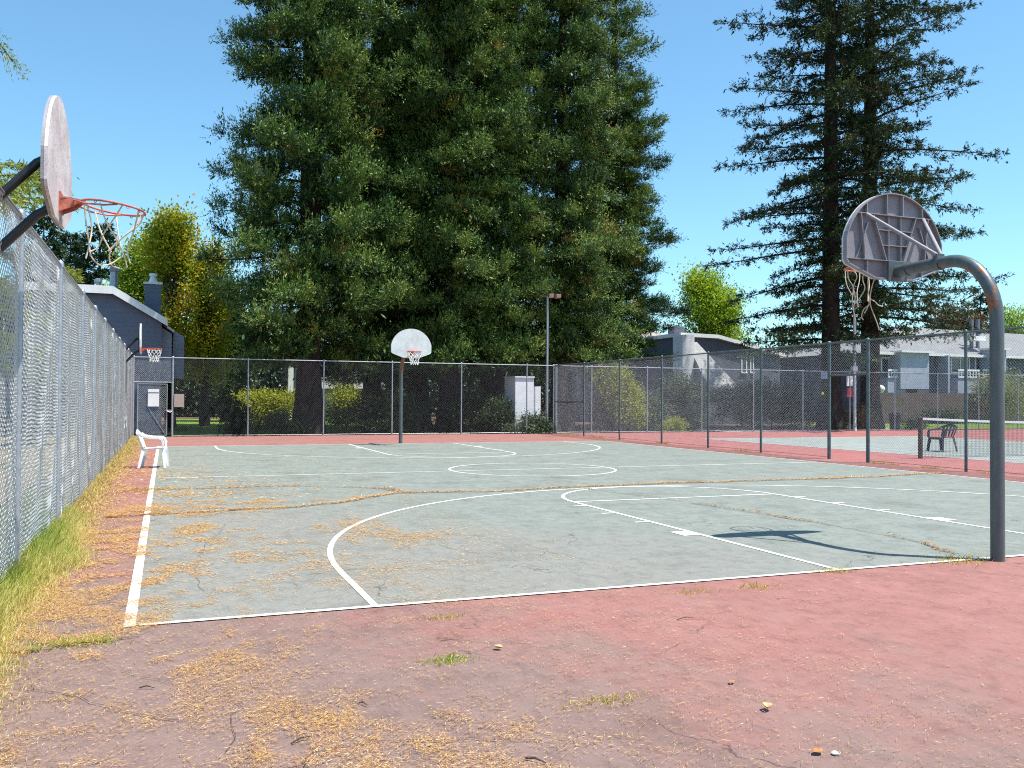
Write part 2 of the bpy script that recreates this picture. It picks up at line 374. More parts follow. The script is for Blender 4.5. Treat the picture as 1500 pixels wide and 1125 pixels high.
def conifer_crown(seed, H, R, z0, zdense, step, ntw, nlf, slope, droop, upt, twup, twlen, lfL, lfW, prof, inner=.22, hang=0.0, lenvar=(.72, 1.1)):
    g = np.random.default_rng(seed); Ps=[]; Ds=[]; Ls=[]; Ws=[]; T=[]; limbs=[]
    z = z0; ang = g.uniform(0, 6.28)
    while z < H-.4:
        f = z/H; dense = z < zdense
        L = R*prof(f)*g.uniform(*lenvar)
        ang += 2.39996+g.normal(0, .35)
        o = np.array([cos(ang), sin(ang), 0.]); sd = np.array([-sin(ang), cos(ang), 0.]); up = np.array([0, 0, 1.])
        sl = slope+ .55*max(0, f-.45) + g.normal(0, .10); bend = g.normal(0, .12)
        def path(t):
            t = np.asarray(t)[:, None]; return up*z + o*(L*t) + sd*(L*bend*t*t) + up*(L*(sl*t-droop*t*t+upt*t**3))
        limbs.append((path(np.linspace(0, .93, 6)), max(.018, .014+.011*L)))
        n = int((ntw if dense else ntw*.45)*min(1.25, .35+L/R)); 
        t = inner+(1-inner)*g.random(n)**.75
        base = path(t); tl = twlen*(.55+.75*(1-t))*g.uniform(.6, 1.25, n)
        sg = np.where(g.random(n) < .5, -1, 1)*g.uniform(.15, 1, n)
        td = norm(o*g.uniform(.25, .95, n)[:, None] + sd*sg[:, None] + up*(g.uniform(twup[0], twup[1], n))[:, None])
        ttint = np.clip(g.normal(.42, .17, n), 0, .93) + (g.random(n) < .035)*.5
        k = nlf; s = g.uniform(.05, 1, (n, k))
        P = base[:, None, :] + td[:, None, :]*(tl[:, None]*s)[:, :, None] + g.normal(0, .05, (n, k, 3))
        if hang: P[:, :, 2] -= hang*(s**2)*tl[:, None]
        D = td[:, None, :]*.75 + g.normal(0, .5, (n, k, 3)); D[:, :, 2] -= hang*.8
        Ps.append(P.reshape(-1, 3)); Ds.append(D.reshape(-1, 3)); m = n*k
        q = 1 if dense else 1.6
        Ls.append(g.uniform(.7, 1.3, m)*lfL*q); Ws.append(g.uniform(.7, 1.3, m)*lfW*q)
        T.append(np.clip(np.repeat(ttint, k)+g.normal(0, .09, m), 0, 1))
        z += step*(1 if dense else 2.2)*g.uniform(.6, 1.4)
    P = np.concatenate(Ps); D = np.concatenate(Ds); n = len(P)
    NR = norm(g.normal(0, 1, (n, 3))+np.array([0, 0, .8]))
    return leaf_quads(P, D, NR, np.concatenate(Ls), np.concatenate(Ws)), np.concatenate(T), limbs

def tuft_crown(seed, H, R, z0, zdense, step, ntuft, nsp, nlf, slope, droop, upt, sprig, lfL, lfW, prof, spread=.30, inner=.25, upb=.55, lenvar=(.74, 1.1), filler=26, flat=1.0):
    """boughs that carry tufts, tufts made of upturned sprigs, sprigs of small leaves"""
    g = np.random.default_rng(seed); C=[]; O=[]; S=[]; limbs=[]; FP=[]; FD=[]
    z = z0; ang = g.uniform(0, 6.28); up = np.array([0, 0, 1.])
    while z < H-.4:
        dense = z < zdense; L = R*prof(z/H)*g.uniform(*lenvar); ang += 2.39996+g.normal(0, .3)
        o = np.array([cos(ang), sin(ang), 0.]); sd = np.array([-sin(ang), cos(ang), 0.])
        sl = slope+.5*max(0, z/H-.45)+g.normal(0, .10); bend = g.normal(0, .12)
        def path(t):
            t = np.asarray(t)[:, None]; return up*z+o*(L*t)+sd*(L*bend*t*t)+up*(L*(sl*t-droop*t*t+upt*t**3))
        limbs.append((path(np.linspace(0, .93, 6)), max(.018, .014+.010*L)))
        n = max(3, int((ntuft if dense else ntuft*.5)*min(1.3, .3+L/R)))
        t = inner+(1-inner)*(np.arange(n)+g.random(n))/n; lat = g.normal(0, 1, n)*spread*L*(.35+.65*np.sin(np.pi*np.clip(t, 0, .97)))
        b = path(t)+sd*lat[:, None]-o*(np.abs(lat)*.45)[:, None]; b[:, 2] += g.normal(0, .10, n)*flat
        C.append(b); O.append(norm(o*.9+sd*(lat/max(L, .3)*1.4)[:, None]+np.zeros((n, 3)))); S.append(np.full(n, 1.0 if dense else 1.5)*(.75+.5*g.random(n)))
        m = filler if dense else filler//3; tt = g.random(m)*.85+.06
        FP.append(path(tt)+g.normal(0, .18, (m, 3))*np.array([1, 1, .8])+sd*(np.clip(g.normal(0, .20, m), -.3, .3)*L*tt)[:, None]); FD.append(o*.5+g.normal(0, .6, (m, 3)))
        z += step*(1 if dense else 2.0)*g.uniform(.6, 1.4)
    C = np.concatenate(C); O = np.concatenate(O); S = np.concatenate(S); nt_ = len(C)
    ct = np.clip(g.normal(.45, .17, nt_), 0, .92)+(g.random(nt_) < .03)*.45
    D = norm(O[:, None, :]*g.uniform(.1, 1.1, (nt_, nsp, 1))+g.normal(0, .55, (nt_, nsp, 3))*np.array([1, 1, .6])+up*(upb*g.uniform(.2, 1.6, (nt_, nsp, 1))))
    sl_ = sprig*S[:, None]*g.uniform(.55, 1.25, (nt_, nsp))
    u_ = g.uniform(.08, 1, (nt_, nsp, nlf))
    P = C[:, None, None, :]+D[:, :, None, :]*(sl_[:, :, None]*u_)[..., None]+g.normal(0, .025, (nt_, nsp, nlf, 3))
    LD = D[:, :, None, :]*.9+g.normal(0, .5, (nt_, nsp, nlf, 3)); n = P.size//3
    T = np.clip(np.broadcast_to(ct[:, None, None], (nt_, nsp, nlf)).ravel()+.34*(u_.ravel()-.55)+g.normal(0, .08, n), 0, 1)
    q = np.broadcast_to(np.sqrt(S)[:, None, None], (nt_, nsp, nlf)).ravel()
    P = P.reshape(-1, 3); LD = LD.reshape(-1, 3); LL = lfL*q*g.uniform(.65, 1.3, n); WW = lfW*q*g.uniform(.7, 1.3, n)
    FP = np.concatenate(FP); FD = np.concatenate(FD); m = len(FP)
    P = np.concatenate([P, FP]); LD = np.concatenate([LD, FD]); T = np.concatenate([T, np.clip(g.normal(.36, .15, m), 0, 1)])
    LL = np.concatenate([LL, lfL*2.0*g.uniform(.7, 1.3, m)]); WW = np.concatenate([WW, lfW*2.6*g.uniform(.7, 1.3, m)]); n = len(P)
    NR = norm(g.normal(0, .42, (n, 3))+np.array([.25, -.20, 1.0]))
    return leaf_quads(P, LD, NR, LL, WW), T, limbs

def trunk_mb(H, r0, r1, seed, flare=1.5, flutes=0, n=14, lean=(0, 0)):
    g = random.Random(seed); mb = MB(); zs = [0, .25, .6, 1.2, 2.2, 3.5, 5.5]; z = 8.
    while z < H: zs.append(z); z += 3.
    zs.append(H); vs=[]; fs=[]; ph = g.uniform(0, 6)
    for z in zs:
        t = z/H; r = r0*(1-t)+r1*t; fl = 1+(flare-1)*math.exp(-z/.9)
        for k in range(n):
            a = 2*pi*k/n; fr = 1+ (.10*math.exp(-z/5)+.03)*sin(flutes*a+ph+z*.15) if flutes else 1
            rr = r*fl*fr*(1+g.uniform(-.03, .03))
            vs.append((rr*cos(a)+lean[0]*t*H, rr*sin(a)+lean[1]*t*H, z))
    for i in range(len(zs)-1):
        for k in range(n):
            k2=(k+1)%n; fs.append((i*n+k,i*n+k2,(i+1)*n+k2,(i+1)*n+k))
    fs.append(tuple((len(zs)-1)*n+k for k in range(n)))
    return mb.add(vs, fs)

def place_conifer(name, label, loc, crown, H, R, leafm, barkm, r0, group, rz=0., flutes=7, z_scale=1.0, seed=1, n=14):
    t = thing(name, label, 'tree', loc, rz, group)
    trunk_mb(H*.97*z_scale, r0, .05, seed, 1.5, flutes, n).build('trunk', barkm, t, True)
    if isinstance(crown, bpy.types.Object): pass
    return t

def crown_from(V, T, limbs, leafm, barkm, parent):
    o = np_mesh('crown', V, quadidx(len(T)), leafm, parent, T)
    mb = MB()
    for p, r in limbs: mb.tube([tuple(q) for q in p], [r*(1-.85*i/(len(p)-1)) for i in range(len(p))], 4, False)
    l = mb.build('crown_wood', barkm, parent, True, org=(0, 0, 0))
    return o, l

def blob_leaves(seed, blobs, n, size, up=.3, shell=.55):
    """leaves scattered through ellipsoid lumps (cx,cy,cz,rx,ry,rz), most near their outsides"""
    g = np.random.default_rng(seed); B = np.array(blobs, float); w = (B[:, 3]*B[:, 4]+B[:, 4]*B[:, 5]+B[:, 3]*B[:, 5]); w /= w.sum()
    # clumps, then leaves in clumps
    nc = max(8, n//48); ci = g.choice(len(B), nc, p=w); d = norm(g.normal(0, 1, (nc, 3))); r = shell+(1-shell)*g.random(nc)**.6
    C = B[ci, :3]+d*B[ci, 3:]*r[:, None]*g.uniform(.86, 1.1, nc)[:, None]
    li = g.integers(0, nc, n); cs = max(size*2.2, .02)*1.15
    P = C[li]+g.normal(0, 1, (n, 3))*np.array([cs, cs, cs*.75])
    D = d[li]*.6+g.normal(0, .8, (n, 3))+np.array([0, 0, up]); NR = norm(d[li]*.4+g.normal(0, .6, (n, 3))+np.array([0, 0, .7]))
    ct = np.clip(g.normal(.45, .2, nc), 0, 1)
    T = np.clip(ct[li]+g.normal(0, .12, n), 0, 1)
    L = size*g.uniform(.7, 1.4, n)
    return leaf_quads(P, D, NR, L, L*.62), T

def tree_blob(name, label, loc, blobs, n, size, leafm, group=None, trunk=(.18, 3.), seed=1, rz=0, cat='tree', partname='crown'):
    t = thing(name, label, cat, loc, rz, group)
    V, T = blob_leaves(seed, blobs, n, size); np_mesh(partname, V, quadidx(len(T)), leafm, t, T)
    g = random.Random(seed); mb = MB(); r, h = trunk
    if r:
        mb.tube([(0, 0, -.05), (g.uniform(-.1, .1), g.uniform(-.1, .1), h*.5), (0, 0, h)], [r*1.25, r, r*.7], 8)
        for bx in blobs:
            c = Vector(bx[:3]); mb.tube([(0, 0, h*.75), ((c.x)*.5, c.y*.5, (h+c.z)*.5+.2), tuple(c)], [r*.55, r*.35, r*.12], 5)
        mb.build('trunk' if cat == 'tree' else 'stem', M['bark'], t, True, org=(0, 0, 0))
    return t

def lumps(seed, n, c, r, sub_):
    g = random.Random(seed); out=[]
    for _ in range(n):
        a=g.uniform(0,6.28); e=g.uniform(-1,1); q=sqrt(1-e*e)*g.uniform(.3,.8)
        s=g.uniform(*sub_)
        out.append((c[0]+cos(a)*q*r[0], c[1]+sin(a)*q*r[1], c[2]+e*r[2]*.75, s*r[0], s*r[1], s*r[2]*.8))
    return out

# ------------------------------------------------------------------ world, sun, camera
def setup():
    W = bpy.data.worlds.new('World'); SC.world = W; W.use_nodes = True; nt = W.node_tree; nt.nodes.clear()
    out = nt.nodes.new('ShaderNodeOutputWorld'); bg = nt.nodes.new('ShaderNodeBackground'); sky = nt.nodes.new('ShaderNodeTexSky')
    sky.sky_type = 'NISHITA'; sky.sun_disc = False
    sx, sy, el = .785, -.62, radians(67.4)
    sky.sun_elevation = el; sky.sun_rotation = atan2(sx, sy); sky.altitude = 30; sky.air_density = 1.0; sky.dust_density = .6; sky.ozone_density = 1.6
    bg.inputs[1].default_value = SKY
    nt.links.new(mixc(nt, 1.0, sky.outputs[0], (.69, .97, 1.0), 'MULTIPLY'), bg.inputs[0]); nt.links.new(bg.outputs[0], out.inputs[0])
    L = bpy.data.lights.new('sun', 'SUN'); L.energy = SUN; L.angle = radians(.5); L.color = (1, .955, .88)
    lo = bpy.data.objects.new('sun', L); COL.objects.link(lo)
    h = sqrt(sx*sx+sy*sy); d = Vector((sx/h*cos(el), sy/h*cos(el), sin(el))); lo.rotation_euler = d.to_track_quat('Z', 'Y').to_euler(); lo.location = d*60
    c = bpy.data.cameras.new('camera'); co = bpy.data.objects.new('camera', c); COL.objects.link(co)
    c.sensor_width = 36; c.lens = CF/1500*36; c.clip_end = 3000; c.clip_start = .05
    m = Matrix.Identity(4)
    for i in range(3): m[i][0] = _R[i]; m[i][1] = _U[i]; m[i][2] = -_F[i]; m[i][3] = CPOS[i]
    co.matrix_world = m; SC.camera = co
    SC.view_settings.view_transform = 'Standard'; SC.view_settings.look = 'None'; SC.view_settings.exposure = EXPO; SC.view_settings.gamma = 1
    SC.cycles.use_denoising = False; SC.cycles.filter_width = 1.1; SC.cycles.max_bounces = 6; SC.cycles.diffuse_bounces = 3; SC.cycles.transmission_bounces = 3; SC.cycles.caustics_reflective = False; SC.cycles.caustics_refractive = False
SKY, SUN, EXPO = .132, 5.0, .74
setup()

# ------------------------------------------------------------------ the ground and the courts
L_ = 23.12; HW = 7.65
def sheet(name, x0, y0, x1, y1, z, mat, label=None):
    o = MB().quad((x0, y0, z), (x1, y0, z), (x1, y1, z), (x0, y1, z)).build(name, mat); return tag(o, kind='structure')
sheet('ground', -900, -300, 1200, 1600, -.09, M['ground'])
def slab(name, x0, y0, x1, y1, z0, z1, mat):
    o = MB().box(((x0+x1)/2, (y0+y1)/2, (z0+z1)/2), (x1-x0, y1-y0, z1-z0)).build(name, mat); return tag(o, kind='structure')
slab('court_apron', -8.50, -14, 8.83, 30.7, -.08, 0, M['red'])
slab('tennis_apron', 8.835, -14, 40, 30.7, -.08, -.001, M['tred'])
sheet('court_surface', -HW-.03, 0.0, HW+.03, L_, .004, M['green'])
TX0, TX1, TY0, TY1 = 12.5, 23.47, .12, 23.9
sheet('tennis_surface', TX0, TY0, TX1, TY1, .003, M['tgreen'])
sheet('side_dirt', -70, -30, -8.505, 33, -.06, M['sidedirt'])
sheet('lawn', -7.5, 34.0, 4.5, 64, -.06, M['lawn'])
sheet('lawn', 33, 33, 90, 45.9, -.06, M['lawn'])
sheet('path', 19, 31.0, 33, 36.5, -.055, M['concrete'])

class Lines(MB):
    z = .0085
    def seg(s, pts, w=.055, closed=False):
        p = [Vector((a[0], a[1], 0)) for a in pts]; n=len(p); l=[]; r=[]
        for i in range(n):
            a = p[(i-1) % n] if closed else p[max(i-1,0)]; b = p[(i+1) % n] if closed else p[min(i+1,n-1)]
            t = (b-a).normalized(); q = Vector((-t.y, t.x, 0))*(w/2); l.append(p[i]+q); r.append(p[i]-q)
        vs = [(q.x, q.y, s.z) for q in l]+[(q.x, q.y, s.z) for q in r]; m = n if closed else n-1
        return s.add(vs, [(n+i, n+(i+1)%n, (i+1)%n, i) for i in range(m)])
def arc(cx, cy, r, a0, a1, n=48): return [(cx+r*cos(a0+(a1-a0)*i/n), cy+r*sin(a0+(a1-a0)*i/n)) for i in range(n+1)]
# every line runs up to, not over, the line it meets, so nothing overlaps in one plane
K, FT, R3, B3 = 1.80, 5.60, 6.01, 1.44; hw = .0275
mb = Lines()
mb.seg([(-HW+.05, 0), (HW, 0)]); mb.seg([(-HW+.05, L_), (HW, L_)])
mb.seg([(-HW-.01, 0-.03), (-HW-.01, L_+.03)], .076); mb.seg([(HW+.03, -.03), (HW+.03, L_+.03)], .04)
mb.seg([(-HW+.05, L_/2), (-K-hw, L_/2)]); mb.seg([(-K+hw, L_/2), (K-hw, L_/2)]); mb.seg([(K+hw, L_/2), (HW, L_/2)])
mb.seg(arc(0, L_/2, K, 0, 2*pi, 96)[:-1], .055, True)
for sgn, oy in ((1, 0), (-1, L_)):
    Y = lambda y: oy+sgn*y
    lane = [(-K, Y(hw)), (-K, Y(FT))]+[(x, Y(y)) for x, y in arc(0, FT, K, pi, 0)][1:]+[(K, Y(hw))]
    mb.seg(lane); mb.seg([(-K+hw, Y(FT)), (K-hw, Y(FT))])
    t3 = [(-R3, Y(hw)), (-R3, Y(B3))]+[(x, Y(y)) for x, y in arc(0, B3, R3, pi, 0, 80)][1:]+[(R3, Y(hw))]
    mb.seg(t3)
    for sx in (-1, 1):
        mb.seg([(sx*(K+hw), Y(2.35)), (sx*(K+.23), Y(2.35))], .30)
        for yy in (3.35, 4.25, 5.12): mb.seg([(sx*(K+hw), Y(yy)), (sx*(K+.22), Y(yy))], .05)
tag(mb.build('court_lines', M['line']), kind='structure')
mb = Lines(); mb.z = .007; w=.05; mid=(TX0+TX1)/2; ny=(TY0+TY1)/2
mb.seg([(TX0, TY0), (TX1, TY0)], .08); mb.seg([(TX0, TY1), (TX1, TY1)], .08)
for x in (TX0, TX1, TX0+1.37, TX1-1.37): mb.seg([(x, TY0+.045), (x, TY1-.045)], w)
for y in (ny-6.4, ny+6.4): mb.seg([(TX0+1.37+.03, y), (TX1-1.37-.03, y)], w)
mb.seg([(mid, ny-6.4+.03), (mid, ny+6.4-.03)], w)
tag(mb.build('tennis_lines', M['line']), kind='structure')

# ------------------------------------------------------------------ chain-link fences
def vnoise(g, n): return np.cumsum(g.normal(0, 1, n))
def link_panel(length, z0, z1, seed, bulge=.02, sp=.0715, wr=.0021, seglen=.22, holes=None):
    """woven wire: diagonals both ways over a length x height panel, local x along it, y its normal"""
    g = np.random.default_rng(seed); h = z1-z0; A=[]; Bb=[]; off=[]
    fx = [(g.uniform(.5, 2.6), g.uniform(.3, 1.8), g.uniform(0, 6), g.uniform(0, 6), g.uniform(.3, 1)) for _ in range(5)]
    def bul(x, z):
        y = np.zeros_like(x)
        for a, b, p, q, w_ in fx: y += w_*np.sin(a*x*2+p)*np.sin(b*z*2+q)
        e = np.minimum(1, np.minimum(x, length-x)/.35)*np.minimum(1, (z1-z)/.3+.15)
        return y*bulge*np.clip(e, 0, 1)*.6
    Vs=[]; Fs=[]; nb=0
    for dr in (1, -1):
        k0 = -int(h/sp)-1
        for k in range(k0, int(length/sp)+1) if dr == 1 else range(0, int((length+h)/sp)+2):
            x0 = k*sp + (sp/2 if dr == -1 else 0)
            # x = x0 + dr*(z-z0)
            za, zb = 0., h
            if dr == 1: za = max(0, -x0); zb = min(h, length-x0)
            else: za = max(0, x0-length); zb = min(h, x0)
            if zb-za < .03: continue
            n = max(2, int((zb-za)/seglen)+1); z = np.linspace(za, zb, n); x = x0+dr*z
            y = bul(x, z+z0)+dr*.002
            P = np.stack([x, y, z+z0], 1); t = np.array([dr, 0, 1])/sqrt(2); a = np.array([0, 1., 0]); b = np.cross(t, a)
            ring = np.stack([a*wr*1.1, (-.5*a+.87*b)*wr*1.1, (-.5*a-.87*b)*wr*1.1])
            Vs.append((P[:, None, :]+ring[None]).reshape(-1, 3))
            i = np.arange(n-1)[:, None]*3; q=[]
            for j in range(3):
                j2=(j+1)%3; q.append(np.concatenate([i+j, i+j2, i+3+j2, i+3+j], 1))
            Fs.append(np.concatenate(q)+nb); nb += n*3
    return np.concatenate(Vs), np.concatenate(Fs)

def fence(name, label, pts, height, seed, mat_post, mat_wire, bulge=.02, postr=.03, openings=(), brace=(), base_gap=.04, wr=.0021, group=None, thick=(), bottom=True):
    """posts at the given (x,y) points, a top rail and a wire panel in every bay; openings: {bay: transom height}"""
    t = thing(name, label, 'fence', (pts[0][0], pts[0][1], 0), 0, group); o0 = Vector((pts[0][0], pts[0][1], 0))
    op = dict(openings)
    for i, p in enumerate(pts):
        r = postr*1.35 if i in thick else postr
        x, y = p[0]-o0.x, p[1]-o0.y
        mb = MB().lathe([(r, -.1), (r, height-.02), (r*1.25, height-.018), (r*1.25, height+.03), (r*.8, height+.055), (r*.1, height+.065)], (x, y, 0), 10); mb.build('post', mat_post, t, True, org=(0,0,0))
    mb = MB(); a = Vector((pts[0][0], pts[0][1], height))-o0
    q = [(p[0]-o0.x, p[1]-o0.y, height) for p in pts]
    mb.tube(q, .021, 8); mb.build('top_rail', mat_post, t, True, org=(0,0,0))
    for i in range(len(pts)-1):
        a = Vector((*pts[i], 0)); b = Vector((*pts[i+1], 0)); d = b-a; l = d.length; ang = atan2(d.y, d.x)
        z0 = op.get(i, base_gap)
        V, F = link_panel(l, z0, height+.035, seed*50+i, bulge, wr=wr)
        o = np_mesh('wire_mesh', V, F, mat_wire, t); o.location = a-o0; o.rotation_euler = (0, 0, ang)
        if i in op:
            MB().tube([(a-o0)+Vector((0, 0, z0)), (b-o0)+Vector((0, 0, z0))], .02, 8).build('transom', mat_post, t, True, org=(0,0,0))
        elif bottom:
            MB().tube([(a-o0)+Vector((0, 0, z0+.01)), ((a+b)/2-o0)+Vector((0, 0, z0+.02)), (b-o0)+Vector((0, 0, z0+.01))], .0055, 5).build('tension_wire', mat_post, t, org=(0,0,0))
        if i in brace:
            MB().tube([(a-o0)+Vector((0, 0, 1.45)), (b-o0)+Vector((0, 0, 1.45))], .018, 8).build('brace_rail', mat_post, t, True, org=(0,0,0))
    return t
FH = 3.05; FX = -8.62; FY = 30.4; RX = 8.87
lp = [(FX, y) for y in (-4.0, -.95, 2.1, 5.15, 8.1, 10.6, 13.2, 16.2, 19.3, 22.3, 25.3, 28.2, FY)]
fence('chain_link_fence', 'tall silver chain link fence along the weedy side of the basketball court', lp, FH, 3, M['galv'], M['wire'], .016, .032, thick=(len(lp)-1,), wr=.0026, bottom=False)
fp = [(-7.22, FY), (-4.42, FY), (-1.45, FY), (1.40, FY), (4.45, FY), (7.5, FY), (RX-.07, FY)]
fence('chain_link_fence', 'chain link fence across the far end in front of the redwoods', fp, FH, 5, M['galv'], M['wireshade'], .015, .03, thick=(0,), wr=.0013)
rp = [(RX, y) for y in (FY, 27.4, 24.25, 21.1, 18.2, 15.45, 12.55, 11.15, 8.22, 5.1, 2.0, -1.1, -4.1)]
fence('chain_link_fence', 'dark posted chain link fence with a doorway between basketball and tennis courts', rp, FH, 7, M['postshade'], M['wiremid'], .02, .034, openings=((6, 2.2),), brace=(0,), thick=(6, 7), wr=.0019)
tp = [(RX+.08, FY), (10.7, FY)]+[(13.6+2.98*i, FY) for i in range(10)]
fence('chain_link_fence', 'pale chain link fence at the back of the tennis court', tp, FH, 9, M['galv'], M['wireshade'], .015, .028, wr=.0012)

# gate at the far left corner
t = wthing('fence_gate', 'narrow closed chain link gate in the far left corner under a mesh panel', 'gate', (-7.95, FY, 0))
fr = MB(); gx0, gx1 = -8.46, -7.42
fr.tube([(gx0, FY, .06), (gx0, FY, 2.03), (gx1, FY, 2.03), (gx1, FY, .06), (gx0, FY, .06)], .024, 8); fr.build('gate_frame', M['galv'], t, True)
MB().tube([(gx0+.3, FY-.02, 1.25), (gx1-.05, FY-.02, .1)], .008, 6).build('truss_rod', M['galv'], t)
V, F = link_panel(gx1-gx0, .07, 2.02, 91, .01, wr=.002); o = np_mesh('wire_mesh', V, F, M['wire'], t); o.location = (gx0+7.95, 0, 0)
V, F = link_panel(1.30, 2.12, FH, 92, .01, wr=.002); o = np_mesh('wire_mesh', V, F, M['wire'], t); o.location = (-8.56+7.95, 0.01, 0)
MB().tube([(-8.6, FY, 2.10), (-7.24, FY, 2.10)], .022, 8).build('transom', M['galv'], t, True)
MB().tube([(-8.6, FY, FH), (-7.24, FY, FH)], .021, 8).build('top_rail', M['galv'], t, True)
lt = MB(); lt.box((gx1+.09, FY-.02, 1.02), (.26, .05, .05)); lt.tube([(gx1, FY-.06, 1.0), (gx1+.12, FY-.07, .95), (gx1+.2, FY-.04, 1.0)], .018, 6); lt.build('latch', M['galv'], t, True)
t = wthing('notice_board', 'white notice board wired to the corner gate', 'sign', (-7.92, FY-.04, 1.5))
MB().box((-7.90, FY-.045, 1.50), (.40, .012, .66)).build('panel', M['trim'], t, bevel=.004)
MB().box((-7.90, FY-.0535, 1.70), (.38, .004, .035)).build('heading_stripe', M['siding'], t)
o = MB().box((-6.98, FY-.045, 1.40), (.36, .012, .50)).build('notice_board', M['tan'], None, bevel=.004); tag(o, 'small tan notice board on the far fence beside the gate', 'sign')
p = atx(1208, 549, RX-.05)
o = MB().box((RX-.06, p[1], 2.20), (.05, .22, .17)).build('junction_box', M['sidinglight'], None, bevel=.006); tag(o, 'small grey box fixed high on the mesh by the doorway', 'box')
o = MB().lathe([(.0, -.035), (.025, -.03), (.036, 0), (.025, .03), (0, .035)], (RX-.03, atx(1206, 576, RX)[1], 1.72), 10).build('tennis_ball', simple('tennis_ball_felt', (.6, .58, .12), .9), None, True); tag(o, 'yellow tennis ball stuck in the mesh by the doorway', 'ball')

t = wthing('sign_panel', 'faded white panel wired behind the top of the near left fence', 'sign', (FX-.05, 3.9, 2.7))
MB().box((FX-.055, 3.92, 2.86), (.012, 1.35, .34)).build('panel', M['sidinglight'], t, bevel=.003)
MB().box((FX-.043, 3.92, 2.985), (.008, 1.35, .09)).build('white_band', M['trim'], t)
MB().box((FX-.043, 3.92, 2.715), (.008, 1.35, .05)).build('white_band', M['trim'], t)

# ------------------------------------------------------------------ basketball hoops
def fan_outline(n=24, w=.672, zb=.165, zc=.26, R=.69, fl=.27):
    a0 = math.acos(w/R)
    p = [(-fl, 0), (fl, 0), (w-.03, zb-.025), (w, zb+.02)]
    p += [(R*cos(a), zc+R*sin(a)) for a in [a0+(pi-2*a0)*i/n for i in range(n+1)]]
    p += [(-w, zb+.02), (-w+.03, zb-.025)]
    return p
BZ = 2.86                                      # bottom of a backboard
def fan_board(parent, y, mat_front, mat_back, ribs=True, D=.055):
    """board in the xz plane, front face at local +y"""
    out = fan_outline()
    f = MB().prism([(x, y, BZ+z) for x, z in out], (0, .022, 0)).build('backboard', mat_front, parent, org=(0,0,0))
    fl = MB(); n=len(out)
    for i in range(n):
        a = out[i]; b = out[(i+1)%n]; d = Vector((b[0]-a[0], b[1]-a[1])); q = Vector((-d.y, d.x)).normalized()*.012
        P = [(a[0], a[1]), (b[0], b[1]), (b[0]+q.x, b[1]+q.y), (a[0]+q.x, a[1]+q.y)]
        fl.prism([(x, y-.0015, BZ+z) for x, z in P], (0, -D, 0))
    fl.build('back_flange', mat_back, f, org=(0,0,0))
    MB().prism([(x*.985, y-.0008, BZ+.475+(z-.475)*.985) for x, z in out], (0, -.004, 0)).build('back_sheet', mat_back, f, org=(0,0,0))
    if ribs:
        r = MB(); yy = y-.005
        def rib(x0, z0, x1, z1, d=.05, w=.009):
            r.bar((x0, yy-d/2, BZ+z0), (x1, yy-d/2, BZ+z1), w, d, (0, 1, 0))
        rib(-.525, .70, .525, .70); rib(-.66, .20, .66, .202)
        for x in (-.39, .39): rib(x, .705, x, .81); rib(x*.98, .195, x*.98, .05, .045)
        for x in (-.11, .11): rib(x, .706, x, .925); rib(x, .195, x, .01, .045)
        for x in (-.085, .085): rib(x, .695, x, .206, .042)
        rib(-.30, .695, -.12, .206, .048); rib(.30, .695, .12, .206, .048)
        rib(-.24, .535, .24, .537, .04); rib(-.18, .37, .18, .372, .04)
        for s in (-1, 1): rib(s*.47, .695, s*.42, .206, .05); rib(s*.36, .60, s*.52, .206, .03)
        r.build('ribs', mat_back, f, org=(0,0,0))
    return f
def rim_part(parent, yb, mat, tilt=0.):
    z = BZ+.18; c = Vector((0, yb+.15+.228, z)); mb = MB()
    mb.ring(c, .228, .009, (0, 0, 1), 36, 8)
    # mounting plate, throat and side braces
    mb.box((0, yb+.006, z-.03), (.20, .012, .15)); mb.prism([(-.09, yb+.012, z+.012), (.09, yb+.012, z+.012), (.075, yb+.16, z+.006), (-.075, yb+.16, z+.006)], (0, 0, -.014))
    mb.prism([(-.085, yb+.012, z-.005), (-.085, yb+.15, z-.005), (-.085, yb+.10, z-.06), (-.085, yb+.012, z-.10)], (.01, 0, 0))
    mb.prism([(.075, yb+.012, z-.005), (.075, yb+.15, z-.005), (.075, yb+.10, z-.06), (.075, yb+.012, z-.10)], (.01, 0, 0))
    for s in (-1, 1):
        mb.tube([(s*.09, yb+.10, z-.012), (s*.17, yb+.20, z-.035), (s*.205, yb+.32, z-.03), (s*.222, yb+.42, z-.008)], .007, 6)
    for k in range(12):
        a = 2*pi*k/12; mb.ring(c+Vector((cos(a)*.228, sin(a)*.228, -.012)), .010, .003, (cos(a), sin(a), 0), 8, 5)
    if tilt: mb.v = [(x, y, zz-max(0, y-yb-.09)*math.tan(tilt)) for x, y, zz in mb.v]; c.z -= (.288)*math.tan(tilt)
    o = mb.build('rim', mat, parent, True, org=(0,0,0)); return o, c
def net_part(rim, c, mat, strands, r=.005):
    mb = MB()
    for s in strands:
        P = [Vector(p) for p in s]; Q=[]
        for i in range(len(P)-1):                                   # Catmull-Rom through the knots
            p0=P[max(i-1,0)]; p1=P[i]; p2=P[i+1]; p3=P[min(i+2,len(P)-1)]
            for k in range(4):
                t=k/4; Q.append(c+.5*((2*p1)+(p2-p0)*t+(2*p0-5*p1+4*p2-p3)*t*t+(3*p1-p0-3*p2+p3)*t**3))
        Q.append(c+P[-1]); mb.tube(Q, r, 5)
    return mb.build('net', mat, rim, True, org=(0,0,0))
